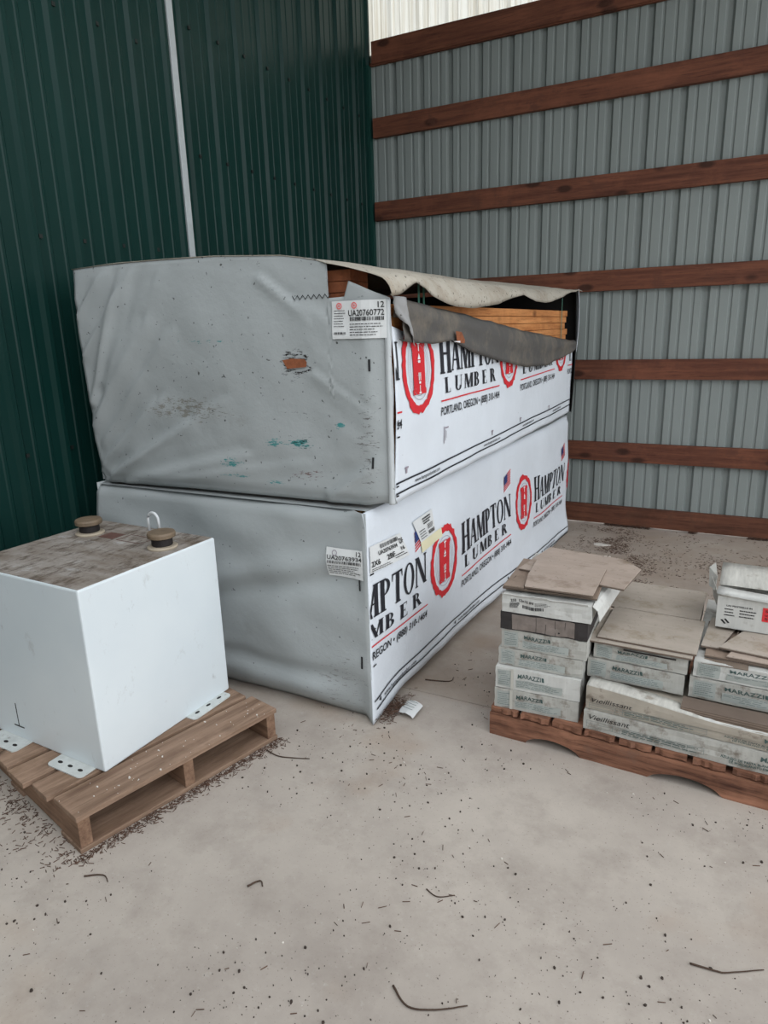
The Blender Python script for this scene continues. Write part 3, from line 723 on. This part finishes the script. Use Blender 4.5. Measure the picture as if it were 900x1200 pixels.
# end tag
X,Z,m2,TG=lumber_tag(ub,UB,up_end,'',1.506,1.704,1.462,1.586,R)
art(place(textpolys('UA20760772',.019,bold=.012),X(.33),Z(.60),width=.126),m2,'inkblack','tag_lettering',TG,UB,.06)
art(barcode(X(.36),Z(.47),X(.97),Z(.57),24,R)+barcode(X(.04),Z(.12),X(.27),Z(.18),12,R),m2,'inkblack','tag_barcode',TG,UB,.06)
art(textlines(X(.35),Z(.06),X(.95),Z(.42),5,R,.28)+textlines(X(.04),Z(.30),X(.27),Z(.78),7,R,.25),m2,'inkblack','tag_small_print',TG,UB,.06)
for fx in (.15,.45): art(arc(X(fx),Z(.87),.011,.011,.007,.007,0,360,16)+arc(X(fx),Z(.87),.004,.004,0,0,0,360,8),m2,'pink','tag_emblem',TG,UB,0)
art([[(1.342-.055,1.392),(1.342-.035,1.362),(1.342+.045,1.368),(1.342+.05,1.385),(1.342+.04,1.396),(1.342-.02,1.398)]],lambda u,v:up_end(u,v,.006),'boardend','punched_hole',uew,UB,0,label='brown hole torn in the grey wrap')
# zigzag stitching left of the tag
zz=[]
for k in range(14):
    x=1.34+k*.0115; a,c2=(1.598,1.612) if k%2 else (1.612,1.598)
    zz.append([(x,a-.002),(x+.0115,c2-.002),(x+.0115,c2+.002),(x,a+.002)])
art(zz,lambda u,v:up_end(u,v,.003),'inkblack','stitching',uew,UB,0)
for (x,z) in ((1.642,1.373),(1.642,1.035)):
    art([rect(x-.004,z-.02,x+.004,z+.02)],lambda u,v:up_end(u,v,.004),'inkblack','staple',uew,UB,0)
for z in (.905,.94,1.12,1.17):
    art([rect(-3.092,z-.003,-3.07,z+.003)],lambda u,v:up_surf(u,v,.006),'inkblack','staple',usw,UB,0)

# ================================================================ TANK ON PALLET
th=math.radians(-13.6)
pl=thing('wooden_pallet','weathered brown wooden pallet lying under the white metal tank','pallet',(1.155,-4.150,0),th)
def pbox(name,u0_,u1_,v0_,v1_,z0,z1,mk,bev=.002,lab=None,notch=None):
    b=MB().mat(mk); b.box((-v1_,u0_,z0),(-v0_,u1_,z1)); return b.build(name,pl,bevel=bev,label=lab)
L_=.765
bd=[(0,.146,.0),(.165,.272,.014),(.291,.405,.034),(.425,.535,.03),(.56,.665,.02),(.69,.80,.01),(.825,.965,.0)]
for (v0_,v1_,s_) in bd: pbox('deck_board',-s_,L_-s_,v0_,v1_,.112,.130,'pallet')
for u in (.004,.365,L_-.044): pbox('stringer',u,u+.038,.006,.955,.017,.1115,'palletx')
for (v0_,v1_) in ((.004,.135),(.42,.52),(.83,.96)): pbox('bottom_board',0,L_,v0_,v1_,.0,.0165,'pallet')
TK=(.765,-3.655,.1305)
tk=thing('fuel_tank','white rectangular metal tank with two capped fillers on its dirty top, on a pallet','tank',TK,math.radians(-1.6))
b=MB().mat('tank'); hx,hy,hz=.305,.297,.628
b.box((-hx,-hy,0),(hx,hy,hz)); o=b.build('tank_body',tk,bevel=.006)
b=MB().mat('tanktop'); b.box((-hx+.006,-hy+.006,hz-.0005),(hx-.006,hy-.006,hz+.0012)); b.build('tank_top',tk,label='dusty brown stained tank top')
def tloc(x,y):   # world -> tank local
    v=Vector((x-TK[0],y-TK[1],0)); v.rotate(Matrix.Rotation(math.radians(1.6),3,'Z')); return v.x,v.y
for (wx,wy) in ((.585,-3.513),(.985,-3.535)):
    x,y=tloc(wx,wy)
    b=MB().mat('capring'); b.lathe([(.052,hz),(.054,hz+.006),(.050,hz+.010),(.036,hz+.011)],x,y); f=b.build('filler_flange',tk,smooth=False,label='worn filler flange')
    b=MB().mat('rubber'); b.lathe([(.034,hz+.010),(.037,hz+.014),(.037,hz+.036),(.034,hz+.040)],x,y); b.build('gasket',tk)
    b=MB().mat('cap'); b.lathe([(.042,hz+.039),(.049,hz+.042),(.050,hz+.054),(.047,hz+.060),(.020,hz+.062),(.004,hz+.061)],x,y); b.build('filler_cap',tk,label='rusty brass filler cap')
x,y=tloc(.80,-3.392)
b=MB().mat('cable'); b.tube([(x-.028,y,hz),(x-.028,y,hz+.045)]+[(x-.028*math.cos(a),y,hz+.045+.030*math.sin(a)) for a in [math.pi*k/10 for k in range(1,10)]]+[(x+.028,y,hz+.045),(x+.028,y,hz+.015)],.0055,8); b.build('vent_pipe',tk,smooth=True,label='thin white hooked vent pipe')
x,y=tloc(.72,-3.50); b=MB().mat('decal'); b.box((x-.07,y-.035,hz+.001),(x+.01,y+.03,hz+.0018)); b.build('decal',tk)
b=MB().mat('decal')
for (a,c2,e,f) in ((.03,-.035,.16,-.031),(.03,.035,.16,.039),(.03,-.035,.034,.039),(.156,-.035,.16,.039)): b.box((x+a,y+c2,hz+.001),(x+e,y+f,hz+.0018))
b.build('decal',tk)
def plate(cx,cy,hx_,hy_,rz):
    b=MB().mat('galv'); n=24; pts=[]
    for k in range(n):
        a=2*math.pi*k/n; r_=.018
        sx_=1 if math.cos(a)>0 else -1; sy_=1 if math.sin(a)>0 else -1
        pts.append((sx_*(hx_-r_)+r_*math.cos(a),sy_*(hy_-r_)+r_*math.sin(a)))
    T=Matrix.Translation((cx,cy,0))@Matrix.Rotation(rz,4,'Z'); b.prism(pts,.0,.004,T)
    b.mat('rubber')
    for q in (-.45,.0,.45):
        b.prism([(hx_*.35+.006*math.cos(2*math.pi*k/10)+0,q*hy_*1.3+.011*math.sin(2*math.pi*k/10)) for k in range(10)],.0038,.0046,T)
    return b.build('mounting_plate',tk)
x,y=tloc(1.073,-3.50); plate(x+.0,y,.045,.10,math.radians(0))
x,y=tloc(.93,-3.972); plate(x,y+.0,.045,.085,math.radians(-90))
x,y=tloc(.60,-3.972); plate(x,y+.0,.045,.085,math.radians(-90))
b=MB().mat('inkblack'); b.box((-.13,-hy-.0012,.05),(-.127,-hy+.001,.14)); b.box((-.155,-hy-.0012,.048),(-.10,-hy+.001,.052)); b.build('painted_mark',tk)

# ================================================================ TILE PALLET
T0=(2.045,-3.035,0)
rt=math.radians(-2.6)
tp=thing('wooden_pallet','low red-brown splintered pallet carrying the cartons of floor tile','pallet',T0,rt)
LT=1.16
def stringer(y0_,y1_,name='stringer'):
    prof=[(0,0)]; 
    for (a,c2) in ((.14,.335),(.57,.79),(1.0,1.10)):
        for k in range(9):
            f=k/8; prof.append((a+(c2-a)*f,.034*math.sin(f*math.pi)**.6 if 0<f<1 else 0))
    prof.append((LT,0)); up=[]
    n=46
    for k in range(n+1):
        x=LT*(1-k/n); up.append((x,.090+.005*nz(x*14,y0_*9,0)))
    pts=prof+up
    b=MB().mat('palletr'); i=len(b.v); N=len(pts)
    b.v+=[(x,y0_+.004*nz(x*7,z*20,1),z) for x,z in pts]+[(x,y1_,z) for x,z in pts]
    # strip faces between lower profile and upper line (resampled)
    b.f=[];b.m=[];b.v=[]
    def low(x):
        for (a,c2) in ((.14,.335),(.57,.79),(1.0,1.10)):
            if a<x<c2: return .036*math.sin((x-a)/(c2-a)*math.pi)**.5
        return 0.
    K=150; R1=[];R2=[]
    rows=[]
    for k in range(K+1):
        x=LT*k/K; lo_=low(x); hi_=.090+.006*nz(x*14,y0_*9,0)
        f1_=y0_+.004*nz(x*9,1,1); 
        rows.append([(x,y1_,lo_),(x,f1_,lo_),(x,f1_+.003*nz(x*25,.5,2),(lo_+hi_)/2),(x,y0_+.003*nz(x*12,3,3),hi_),(x,y1_,hi_),(x,y1_,lo_)])
    b.grid(rows); b.poly(rows[0][:5]); b.poly(rows[-1][:5][::-1])
    return b.build(name,tp)
stringer(0.,.042); stringer(.42,.462); stringer(.86,.90)
for k in range(10):
    x=.004+k*.116; b=MB().mat('palletr'); wd=.095+.012*R.random()
    n=8; fr=[(x+wd*i/n,-.006+.012*R.random()) for i in range(n+1)]
    b.prism(fr+[(x+wd,.90),(x,.90)],.096,.116); b.build('deck_board',tp)
DZ=.117
def W(x,y): # world for local helper
    return (x,y)
boxes=[]
def tile_box(x,y,z,w_,d_,h_,rz,label,mat_='carton',style='marazzi',seed=0,sag=0.,fold=None,name='tile_carton',sidemat=None):
    r_=random.Random(seed+31)
    t=thing(name,label,'box',(x,y,z),rz,'cartons of floor tile stacked on the low pallet')
    b=MB().mat(mat_)
    nx_,ny_,nz_=max(8,int(w_/.03)),6,4
    def P(u,v,t_):
        px,py,pz=u*w_,v*d_,t_*h_
        a=.0030
        px+=a*nz(seed+u*5,v*4,t_*3)*(1 if 0<u<1 else .6); py+=a*1.3*nz(seed+9+u*6,v*4,t_*3); pz+=(a*1.5*nz(seed+5+u*7,v*5,t_)-sag*math.sin(u*math.pi)*t_) if t_>0 else 0
        return (px,py,pz)
    S=lambda n:[i/n for i in range(n+1)]
    b.grid([[P(u,0,t_) for u in S(nx_)] for t_ in S(nz_)])
    b.grid([[P(u,1,t_) for u in S(nx_)][::-1] for t_ in S(nz_)])
    b.grid([[P(0,v,t_) for v in S(ny_)][::-1] for t_ in S(nz_)])
    b.grid([[P(1,v,t_) for v in S(ny_)] for t_ in S(nz_)])
    b.grid([[P(u,v,1) for u in S(nx_)] for v in S(ny_)])
    b.grid([[P(u,v,0) for u in S(nx_)][::-1] for v in S(ny_)])
    o=b.build('carton_body',t)
    # merge seams
    bm=bmesh.new(); bm.from_mesh(o.data); bmesh.ops.remove_doubles(bm,verts=bm.verts,dist=1e-5); bm.to_mesh(o.data); bm.free()
    off_=.005 if seed==43 else 0.
    F=lambda e:(lambda u,v:(P(u/w_,0,min(1,max(0,v/h_)))[0],P(u/w_,0,min(1,max(0,v/h_)))[1]-e-off_,P(u/w_,0,min(1,max(0,v/h_)))[2]))
    Z0=(0,0,0); A=lambda Pp,m,n,e=.0015: art(Pp,F(e),m,n,o,Z0,.03,(0,w_,0,h_))
    if style=='marazzi':
        lx=w_*.06; 
        A([rect(lx*.5,h_*.10,w_*.20,h_*.90)],'printbg','printed_panel')
        A(textlines(lx*.7,h_*.16,w_*.19,h_*.84,7,r_,.4),'printlight','small_print',.002)
        A(place(textpolys('MARAZZI',h_*.20,bold=.015),w_*.27,h_*.60,width=w_*.28),'print','carton_lettering',.002)
        A([rect(w_*.56,h_*.60,w_*.585,h_*.80)],'print','carton_emblem',.002)
        A([rect(w_*.25,h_*.12,w_*.80,h_*.50)],'printbg','printed_panel')
        A(textlines(w_*.26,h_*.16,w_*.78,h_*.48,4,r_,.35),'printlight','small_print',.002)
    elif style=='script':
        A(place(textpolys('Vieillissant',h_*.26,shear=.25),w_*.03,h_*.60,width=w_*.22),'inkblack','carton_lettering',.002)
        P2=[]
        for (a,c2) in ((.02,.62),): 
            for q in (.18,.36,.50): P2.append(rect(w_*a,h_*q,w_*c2,h_*q+.0012))
            for q in (.02,.16,.20,.36,.46,.54,.62): P2.append(rect(w_*q,h_*.18,w_*q+.0012,h_*.50))
        A(P2,'printlight','printed_table',.002)
        A(textlines(w_*.21,h_*.20,w_*.60,h_*.48,3,r_,.35),'print','small_print',.0025)
        A(place(textpolys('MARAZZI',h_*.22,bold=.02),w_*.88,h_*.58,width=w_*.16),'print','carton_lettering',.002)
        A(place(textpolys('AZULEJO DE PASTA BLANCA',h_*.11,bold=.02),w_*.70,h_*.33,width=w_*.24),'print','small_print',.002)
        A(place(textpolys('DE PORCELANATO ESMALTADO',h_*.11,bold=.02),w_*.74,h_*.18,width=w_*.25),'print','small_print',.002)
    elif style=='dark':
        A([rect(w_*.14,h_*.06,w_*.86,h_*.94)],'sticker','printed_panel')
        A([rect(w_*q,h_*.06,w_*q+.0015,h_*.94) for q in (.42,.53,.64,.75)],'cartondark','panel_divider',.002)
    elif style=='label':
        A(place(textpolys('233',h_*.15,bold=.03),w_*.10,h_*.66),'inkblack','carton_lettering',.002)
        A(place(textpolys('12x12 IN',h_*.15,bold=.03),w_*.20,h_*.66,width=w_*.16),'inkblack','carton_lettering',.002)
        A(barcode(w_*.24,h_*.30,w_*.48,h_*.48,22,r_)+textlines(w_*.09,h_*.28,w_*.21,h_*.60,5,r_,.6)+textlines(w_*.38,h_*.54,w_*.56,h_*.76,3,r_,.3),'inkblack','small_print',.002)
    return t,P
GA=None
# left stack A
A_l=[('lowest carton of the left column, strapped to the one above, on the pallet edge','carton','marazzi',2.060,-3.028,.305,.078,0),
     ('second carton from the bottom in the left column, whiter than the one below it','cartonw','marazzi',2.062,-3.026,.305,.082,0),
     ('third carton up in the left column, sticking out slightly to the left','carton','marazzi',2.066,-3.005,.302,.068,1),
     ('fourth carton up in the left column, just beneath the black-ended box','carton','marazzi',2.076,-3.005,.304,.072,0)]
z=DZ
for i,(lab,mk,stl,x,y,w_,h_,_) in enumerate(A_l):
    tb,_=tile_box(x,y,z,w_,.50,h_,math.radians(2.5 if i<2 else 1.2),lab,mk,stl,seed=i*3+1); z+=h_+.0025
    if i<2:
        b=MB().mat('tape'); b.box((.058,-.0045,.001),(.068,-.003,h_)); b.build('packing_strap',tb)
# crumpled fold on the 2nd carton is part of it
zA=z
t,_=tile_box(2.072,-3.010,zA,.308,.50,.066,math.radians(1.8),'black-ended carton with grey stone photo panel in the left column','cartondark','dark',seed=21); zA+=.069
t,_=tile_box(2.078,-3.012,zA,.312,.50,.064,math.radians(1.5),'open white carton with barcode on top of the left column','cartonw','label',seed=23)
# torn flaps of the open box
b=MB().mat('cartonw'); b.grid([[(.314,.0,.064),(.314,.50,.064)],[(.330,.01,.045),(.362,.50,.05)],[(.336,.02,.004),(.374,.48,.006)]]); b.build('open_flap',t,solid=.002)
b=MB().mat('cartonw'); b.grid([[(.0+.3*i/10,-.001,.062+.004*nz(i*.7,0,0)) for i in range(11)],[(.0+.3*i/10,-.006,.070+.006*nz(i*.9,3,0)) for i in range(11)]]); b.build('torn_rim',t,solid=.002)
zA+=.074
# tape strap on the bottom pair: belongs to the lowest carton
def tile(x,y,z,w_,d_,rz,label,mk='tile',th_=.009,cut=None,tilt=(0,0),name='ceramic_tile',group=None):
    t=thing(name,label,'tile',(x,y,z),rz,'loose floor tiles on top of the cartons')
    pts=cut or [(0,0),(w_,0),(w_,d_),(0,d_)]
    b=MB().mat('tileedge'); b.prism(pts,0,th_*.6); b.mat(mk); b.prism(pts,th_*.6,th_)
    o=b.build('glazed_face',t,bevel=.001)
    t.rotation_euler=(tilt[0],tilt[1],rz)
    # unglazed back with grid
    b=MB().mat('cartonin')
    for k in range(5): b.box((w_*.1+k*w_*.18,d_*.08,-.001),(w_*.1+k*w_*.18+.004,d_*.92,0.0005))
    b.build('ribbed_back',t)
    return t
z1=zA
tile(2.070,-2.985,z1,.33,.33,math.radians(3),'chipped brown tile underneath the broad slab on the left column','tile3')
tile(2.075,-2.80,z1+.0005+.010,.41,.36,math.radians(-3),'broad brown tile lying furthest back on the left column','tile',cut=[(0,0),(.40,-.05),(.415,.18),(.34,.27),(.03,.30)])
tile(2.155,-2.998,z1+.020,.235,.30,math.radians(1),'front brown tile with a slanted left side, topmost on the left column','tile',cut=[(0.0,.0),(.235,0),(.235,.29),(-.03,.29),(-.02,.12)])
tile(2.075,-2.992,z1+.010,.085,.14,math.radians(1),'small broken corner piece of tile at the left front of the slabs','tile3',cut=[(0,0),(.075,0),(.062,.10),(.03,.13),(0,.02)])
# long cartons C at the front
t,_=tile_box(2.388,-3.040,DZ,.62,.305,.072,rt,'bottom long carton with script lettering at the front of the pallet','carton','script',seed=41)
t,P=tile_box(2.392,-3.030,DZ+.0745,.62,.30,.058,rt,'torn long carton with script lettering lying on the bottom long one','cartontan','script',seed=43)
ft=lambda f:.056+.034*(1-sm(0,.78,f))
b=MB().mat('cartonfold'); rows=[]
for i in range(25):
    f=i/24*.60; q=1-sm(.42,.60,f)
    rows.append([(.62*f,-.0035,ft(f)-.004),(.62*f,.004,ft(f)+.002),(.62*f,.004+.030*q,ft(f)+.003+.004*nz(f*14,1,1)),(.62*f,.004+.058*q,ft(f)+.004*nz(f*9,5,1))])
b.grid(rows); b.build('folded_lid',t,smooth=True,solid=.002,label='bleached corrugated folded lid')
b=MB().mat('cartontan'); rows=[]
for i in range(31):
    f=i/30; rows.append([(.62*f,-.003,.03),(.62*f,-.0045-.003*nz(f*9,0,0),ft(f)*.75),(.62*f,-.004,ft(f))])
b.grid(rows); b.build('front_panel',t,solid=.001)
b=MB().mat('cartonw'); b.grid([[(.372+.248*i/14,-.004,ft(.6+.4*i/14)-.002) for i in range(15)],[(.372+.248*i/14,.006+.006*nz(i*.6,0,0),ft(.6+.4*i/14)+.004) for i in range(15)]]); b.build('torn_rim',t,solid=.001)
for k in range(6):
    b=MB().mat('tileedge' if k%2 else 'tile3'); b.box((.30,.012+.0*k,.058+.004*k),(.615,.085,.0612+.004*k)); b.build('tile_edge',t)
zB=DZ+.073+.058+.028
# middle stack B
t,_=tile_box(2.374,-2.935,zB-.010,.318,.58,.072,math.radians(-1.5),'lower carton of the middle column resting behind the torn long one','carton','marazzi',seed=51)
t,_=tile_box(2.392,-2.930,zB+.066,.306,.58,.058,math.radians(-2),'upper carton of the middle column with a split dented top edge','carton','marazzi',seed=53,sag=.006)
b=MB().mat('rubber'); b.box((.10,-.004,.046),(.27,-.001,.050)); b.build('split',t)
zB2=zB+.066+.061
tile(2.376,-2.945,zB2,.335,.30,math.radians(-1.6),'pale ribbed tile edge poking out beneath the middle column tiles','tile2')
tile(2.40,-2.925,zB2+.010,.322,.29,math.radians(-2.2),'front beige tile on the middle column, overhanging the dented carton','tile2')
tile(2.398,-2.630,zB2+.010,.318,.30,math.radians(-1.5),'rear beige tile on the middle column, the one nearer the grey wall','tile2')
# right stack D
t,_=tile_box(2.708,-2.935,zB-.012,.40,.58,.072,math.radians(-1.5),'lower carton of the right column, dusty with green lettering','carton','marazzi',seed=61)
t,_=tile_box(2.716,-2.930,zB+.064,.40,.58,.056,math.radians(-1.5),'upper carton of the right column with a torn white left corner','cartonw','marazzi',seed=63)
b=MB().mat('cartonin'); b.grid([[(.02,-.002,.052),(.10,-.003,.055),(.16,-.002,.056)],[(.03,.03,.058),(.10,.03,.060),(.16,.03,.06)]]); b.build('torn_lip',t,solid=.002)
zD=zB+.064+.060
tile(2.745,-2.900,zD,.36,.30,math.radians(-2),'dark brown tile piece lowest on the right column','tile3')
tile(2.80,-2.905,zD+.010,.34,.30,math.radians(-3),'thin beige tile beneath the large slanted one on the right column','tile',cut=[(.01,0),(.34,0),(.34,.30),(.08,.30)])
tile(2.785,-2.862,zD+.020,.34,.30,math.radians(-7),'large beige tile with slanted left edge, before the white box','tile2',cut=[(0,0),(.34,0),(.34,.30),(.09,.30)])
tile(2.730,-2.850,zD+.010,.10,.26,math.radians(-1),'narrow beige tile offcut left of the large slanted tile','tile2',cut=[(0,0),(.058,0),(.115,.25),(.018,.26)])
# white box with the red sticker
wb=thing('cardboard_box','white opened cardboard box with a red warning sticker on the right column','box',(2.766,-2.700,zD+.031),math.radians(-1))
wW,wD,wH=.36,.26,.126
b=MB().mat('cartonw')
for (a,c2) in (((0,0,0),(wW,.003,wH)),((0,wD-.003,0),(wW,wD,wH)),((wW-.003,0,0),(wW,wD,wH)),((0,0,0),(wW,wD,.003))): b.box(a,c2)
wbb=b.build('box_body',wb,bevel=.001)
b=MB().mat('cartonw'); b.grid([[(-.004+.37*i/12,-.006,wH-.004-.006*math.sin(i/12*3.1)) for i in range(13)],[(-.004+.37*i/12,-.014,wH+.006-.012*math.sin(i/12*3.1)) for i in range(13)],[(-.002+.36*i/12,.03,wH+.018-.010*math.sin(i/12*3.1)) for i in range(13)]]); b.build('folded_front_flap',wb,smooth=True,solid=.003)
b=MB().mat('cartonfold'); b.grid([[(.0+.36*i/12,.06,wH+.014) for i in range(13)],[(.0+.36*i/12,.16,wH+.040) for i in range(13)],[(.0+.36*i/12,.27,wH+.030) for i in range(13)]]); b.build('lid_flap',wb,smooth=True,solid=.003)
b=MB().mat('carton'); b.poly([(0,.0,0),(0,0,wH-.01),(-.012,.06,wH+.0),(-.03,.13,wH+.015),(-.02,.17,.05),(0,.18,0)]); b.poly([(-.012,.05,wH-.01),(-.034,.12,wH-.02),(-.040,.17,wH+.035),(-.022,.20,wH+.045),(-.010,.12,wH+.02)]); b.build('side_flap',wb,solid=.003,label='crumpled greyish end flap')
FB=lambda e:(lambda u,v:(u,-e,v)); Z0=(0,0,0)
art([rect(.142,.045,.36,.096)],FB(.0012),'redsticker','sticker',wbb,Z0,0)
for s_,zz_ in (('Surveq. To be',.080),('used at the same',.066),('Standard lot',.052)): art(place(textpolys(s_,.0085,bold=.01),.150,zz_,width=.12),FB(.002),'inkblack','sticker_lettering',wbb,Z0,0)
art(place(textpolys('LAS PIASTRELLE IN',.006,bold=.02),.03,.083,width=.08)+textlines(.025,.045,.06,.078,3,R,.35)+textlines(.072,.045,.128,.078,3,R,.35),FB(.0012),'inkblack','small_print',wbb,Z0,0)
art([[(.015,.030),(.021,.032),(.034,.018),(.028,.016)],[(.026,.034),(.032,.036),(.045,.022),(.039,.020)]],FB(.0012),'inkblack','printed_mark',wbb,Z0,0)

# ================================================================ FLOOR LITTER
def twig(pts,r,label,name='twig'):
    b=MB().mat('twig'); P=[Vector(p) for p in pts]; Q=[]
    for k in range(len(P)-1):
        a,b_,c_,d=P[max(k-1,0)],P[k],P[k+1],P[min(k+2,len(P)-1)]
        for q in range(6):
            t=q/6; Q.append(.5*((2*b_)+(c_-a)*t+(2*a-5*b_+4*c_-d)*t*t+(3*b_-a-3*c_+d)*t**3)+Vector((.0015*nz(k*3+q,1,r*99),.0015*nz(k+q*2,5,1),0)))
    Q.append(P[-1]); Q=[(q.x,q.y,r+.001) for q in Q]
    b.tube(Q,r,6,rf=lambda f:1-.5*f); return tag(b.build(name,smooth=True),label,'twig','twigs on the concrete floor')
twig([(2.178,-4.119,0),(2.23,-4.15,0),(2.29,-4.13,0),(2.352,-4.089,0)],.0028,'long curved dark twig on the bare concrete, nearest the photo bottom')
twig([(2.791,-3.757,0),(2.85,-3.752,0),(2.872,-3.745,0),(2.948,-3.70,0)],.0026,'thin kinked twig on the floor at the right, in front of the tile pallet')
twig([(1.342,-3.488,0),(1.40,-3.50,0),(1.46,-3.485,0),(1.514,-3.465,0)],.0026,'dark twig on the floor pointing away from the tank pallet corner')
twig([(2.133,-3.824,0),(2.17,-3.835,0),(2.21,-3.81,0)],.002,'short bent twig in the middle of the floor')
twig([(1.68,-4.031,0),(1.70,-4.00,0),(1.719,-4.013,0)],.003,'small bent twig on the floor right of the tank pallet')
twig([(1.66,-2.77,0),(1.76,-2.742,0),(1.765,-2.70,0)],.003,'dark bent strip on the floor beside the lower lumber pack')
twig([(1.232,-4.205,0),(1.262,-4.185,0),(1.285,-4.178,0),(1.31,-4.19,0)],.0026,'small dark twig by the near corner of the tank pallet')
# paper scrap by the bundle corner
b=MB().mat('label'); rows=[]
for i in range(9): rows.append([(1.672+.075*i/8,-3.075+.10*k/8-.012*i/8,.012+.014*math.sin(i/8*3)+.006*nz(i*.5,k*.4,0)) for k in range(9)])
b.grid(rows); b.mat('printlight')
for k in range(4): b.poly([(1.690,-3.055+k*.018,.034),(1.735,-3.064+k*.018,.034),(1.735,-3.061+k*.018,.0345),(1.690,-3.052+k*.018,.0345)])
tag(b.build('paper_scrap',smooth=True),'crumpled pale label scrap on the floor at the lower pack corner','paper')
tag_r=random.Random(5)
def litter(name,label,cat,mk,gen,n,kind='needle',scale=1.):
    b=MB().mat(mk); r_=tag_r
    for i in range(n):
        p=gen(r_)
        if not p: continue
        x,y,z=p
        if kind=='needle':
            L=(.006+.018*r_.random())*scale; a=r_.random()*math.pi*2; w_=.0006+.0006*r_.random()
            dx,dy=math.cos(a)*L/2,math.sin(a)*L/2; nx_,ny_=-math.sin(a)*w_,math.cos(a)*w_; zz_=z+.001; zt=zz_+.0018; tl=.004*(r_.random()-.3)
            b.poly([(x-dx-nx_,y-dy-ny_,zz_),(x+dx-nx_,y+dy-ny_,zz_+max(0,tl)),(x+dx,y+dy,zt+max(0,tl)),(x-dx,y-dy,zt)])
            b.poly([(x-dx,y-dy,zt),(x+dx,y+dy,zt+max(0,tl)),(x+dx+nx_,y+dy+ny_,zz_+max(0,tl)),(x-dx+nx_,y-dy+ny_,zz_)])
        else:
            s_=.0011+.0032*r_.random()**4; a=r_.random()*6; sy_=s_*(.5+.5*r_.random())
            T=Matrix.Translation((x,y,z))@Matrix.Rotation(a,4,'Z'); 
            b.prism([(s_,0),(.4*s_,sy_),(-.6*s_,sy_*.8),(-s_,-.2*sy_),(-.2*s_,-sy_)],0.0002,.0008+s_*.8,T)
    return tag(b.build(name),label,cat,kind='stuff')
def near_pallet(r_):
    # along the front-right edge and the near edge of the tank pallet
    c_,s_=math.cos(th),math.sin(th)
    if r_.random()<.62: v=abs(r_.gauss(0,.022)); u=r_.uniform(-.03,.78)
    else: v=-r_.uniform(-.03,.9); u=-abs(r_.gauss(0,.06))
    if v<0 and u>0: return None
    lx,ly=v,u; return (1.155+lx*c_-ly*s_,-4.150+lx*s_+ly*c_,0.0)
litter('needle_litter','brown dry needles heaped along the edges of the tank pallet','litter','needle',near_pallet,1250,scale=.8)
def far_floor(r_):
    q=r_.random()
    if q<.55:
        t=r_.random()**1.3; x=1.98+.42*t+r_.gauss(0,.10); y=-.22-1.15*t+r_.gauss(0,.16)
    elif q<.68: x=2.85+r_.gauss(0,.18); y=-.75+.4*(x-2.85)+r_.gauss(0,.12)
    else: x=r_.uniform(1.75,3.5); y=-r_.uniform(.05,1.6)
    if nz(x*5,y*5,8)+.5*nz(x*13,y*13,1)<-.05+.5*(r_.random()-.5): return None
    return (x,y,0) if y<-.06 and x>1.73 else None
litter('leaf_litter','dark leaf litter scattered over the floor before the grey wall','litter','needle',far_floor,6500,scale=.72)
def fg(r_):
    x=r_.uniform(.9,3.4); y=r_.uniform(-4.9,-2.4)
    if x<1.35 and y>-4.15: return None
    if y>-3.1 and (x>2.03 or x<1.72): return None
    if nz(x*2.2,y*2.2,3)<-.25+.35*r_.random(): return None
    return (x,y,0)
litter('floor_crumbs','dark crumbs strewn over the open concrete floor','crumbs','crumb',fg,3600,'crumb')
litter('floor_chips','tiny pale chips strewn over the open concrete floor','crumbs','chip',fg,160,'crumb')
def fgn(r_):
    p=fg(r_); return p
litter('loose_needles','thin dry needles lying loose across the open floor','litter','needle',fgn,420)
def corner_pile(r_):
    x=r_.gauss(1.645,.02); y=r_.gauss(-3.06,.06); return (x,y,.002+.02*r_.random()) if x<1.70 and y>-3.17 else None
litter('bark_litter','brown bark bits under the front corner of the lower lumber pack','litter','needle',corner_pile,420)
def pdeck(r_):
    v=r_.uniform(0,.14); u=r_.uniform(0,.76); c_,s_=math.cos(th),math.sin(th); lx,ly=-v,u
    return (1.155+lx*c_-ly*s_,-4.150+lx*s_+ly*c_,.1302)
litter('deck_chips','tiny pale specks on the front board of the tank pallet','crumbs','chip',pdeck,50,'crumb')
def wallbase(r_):
    x=r_.uniform(1.8,3.4)
    if nz(x*3.1,2,2)<.0: return None
    return (x,-.05+.06*r_.random(),.018*r_.random()**1.5)
litter('wall_litter','dark litter caught in the gap below the bottom board of the grey wall','litter','needle',wallbase,5200)
# pale tile shards on the far floor
for i,(x,y,s_,a) in enumerate(((2.00,-.55,.05,.3),(2.09,-.80,.035,1.2))):
    b=MB().mat('chip'); c_=[(s_*(1+.4*math.cos(k*2.3))*math.cos(k*1.256+a),s_*.6*math.sin(k*1.256+a)) for k in range(5)]
    b.prism(c_,0,.006,Matrix.Translation((x,y,.0005))); tag(b.build('tile_shard'),['larger pale tile shard on the far floor among leaf litter','smaller pale tile shard on the far floor, nearer the cartons'][i],'shard')
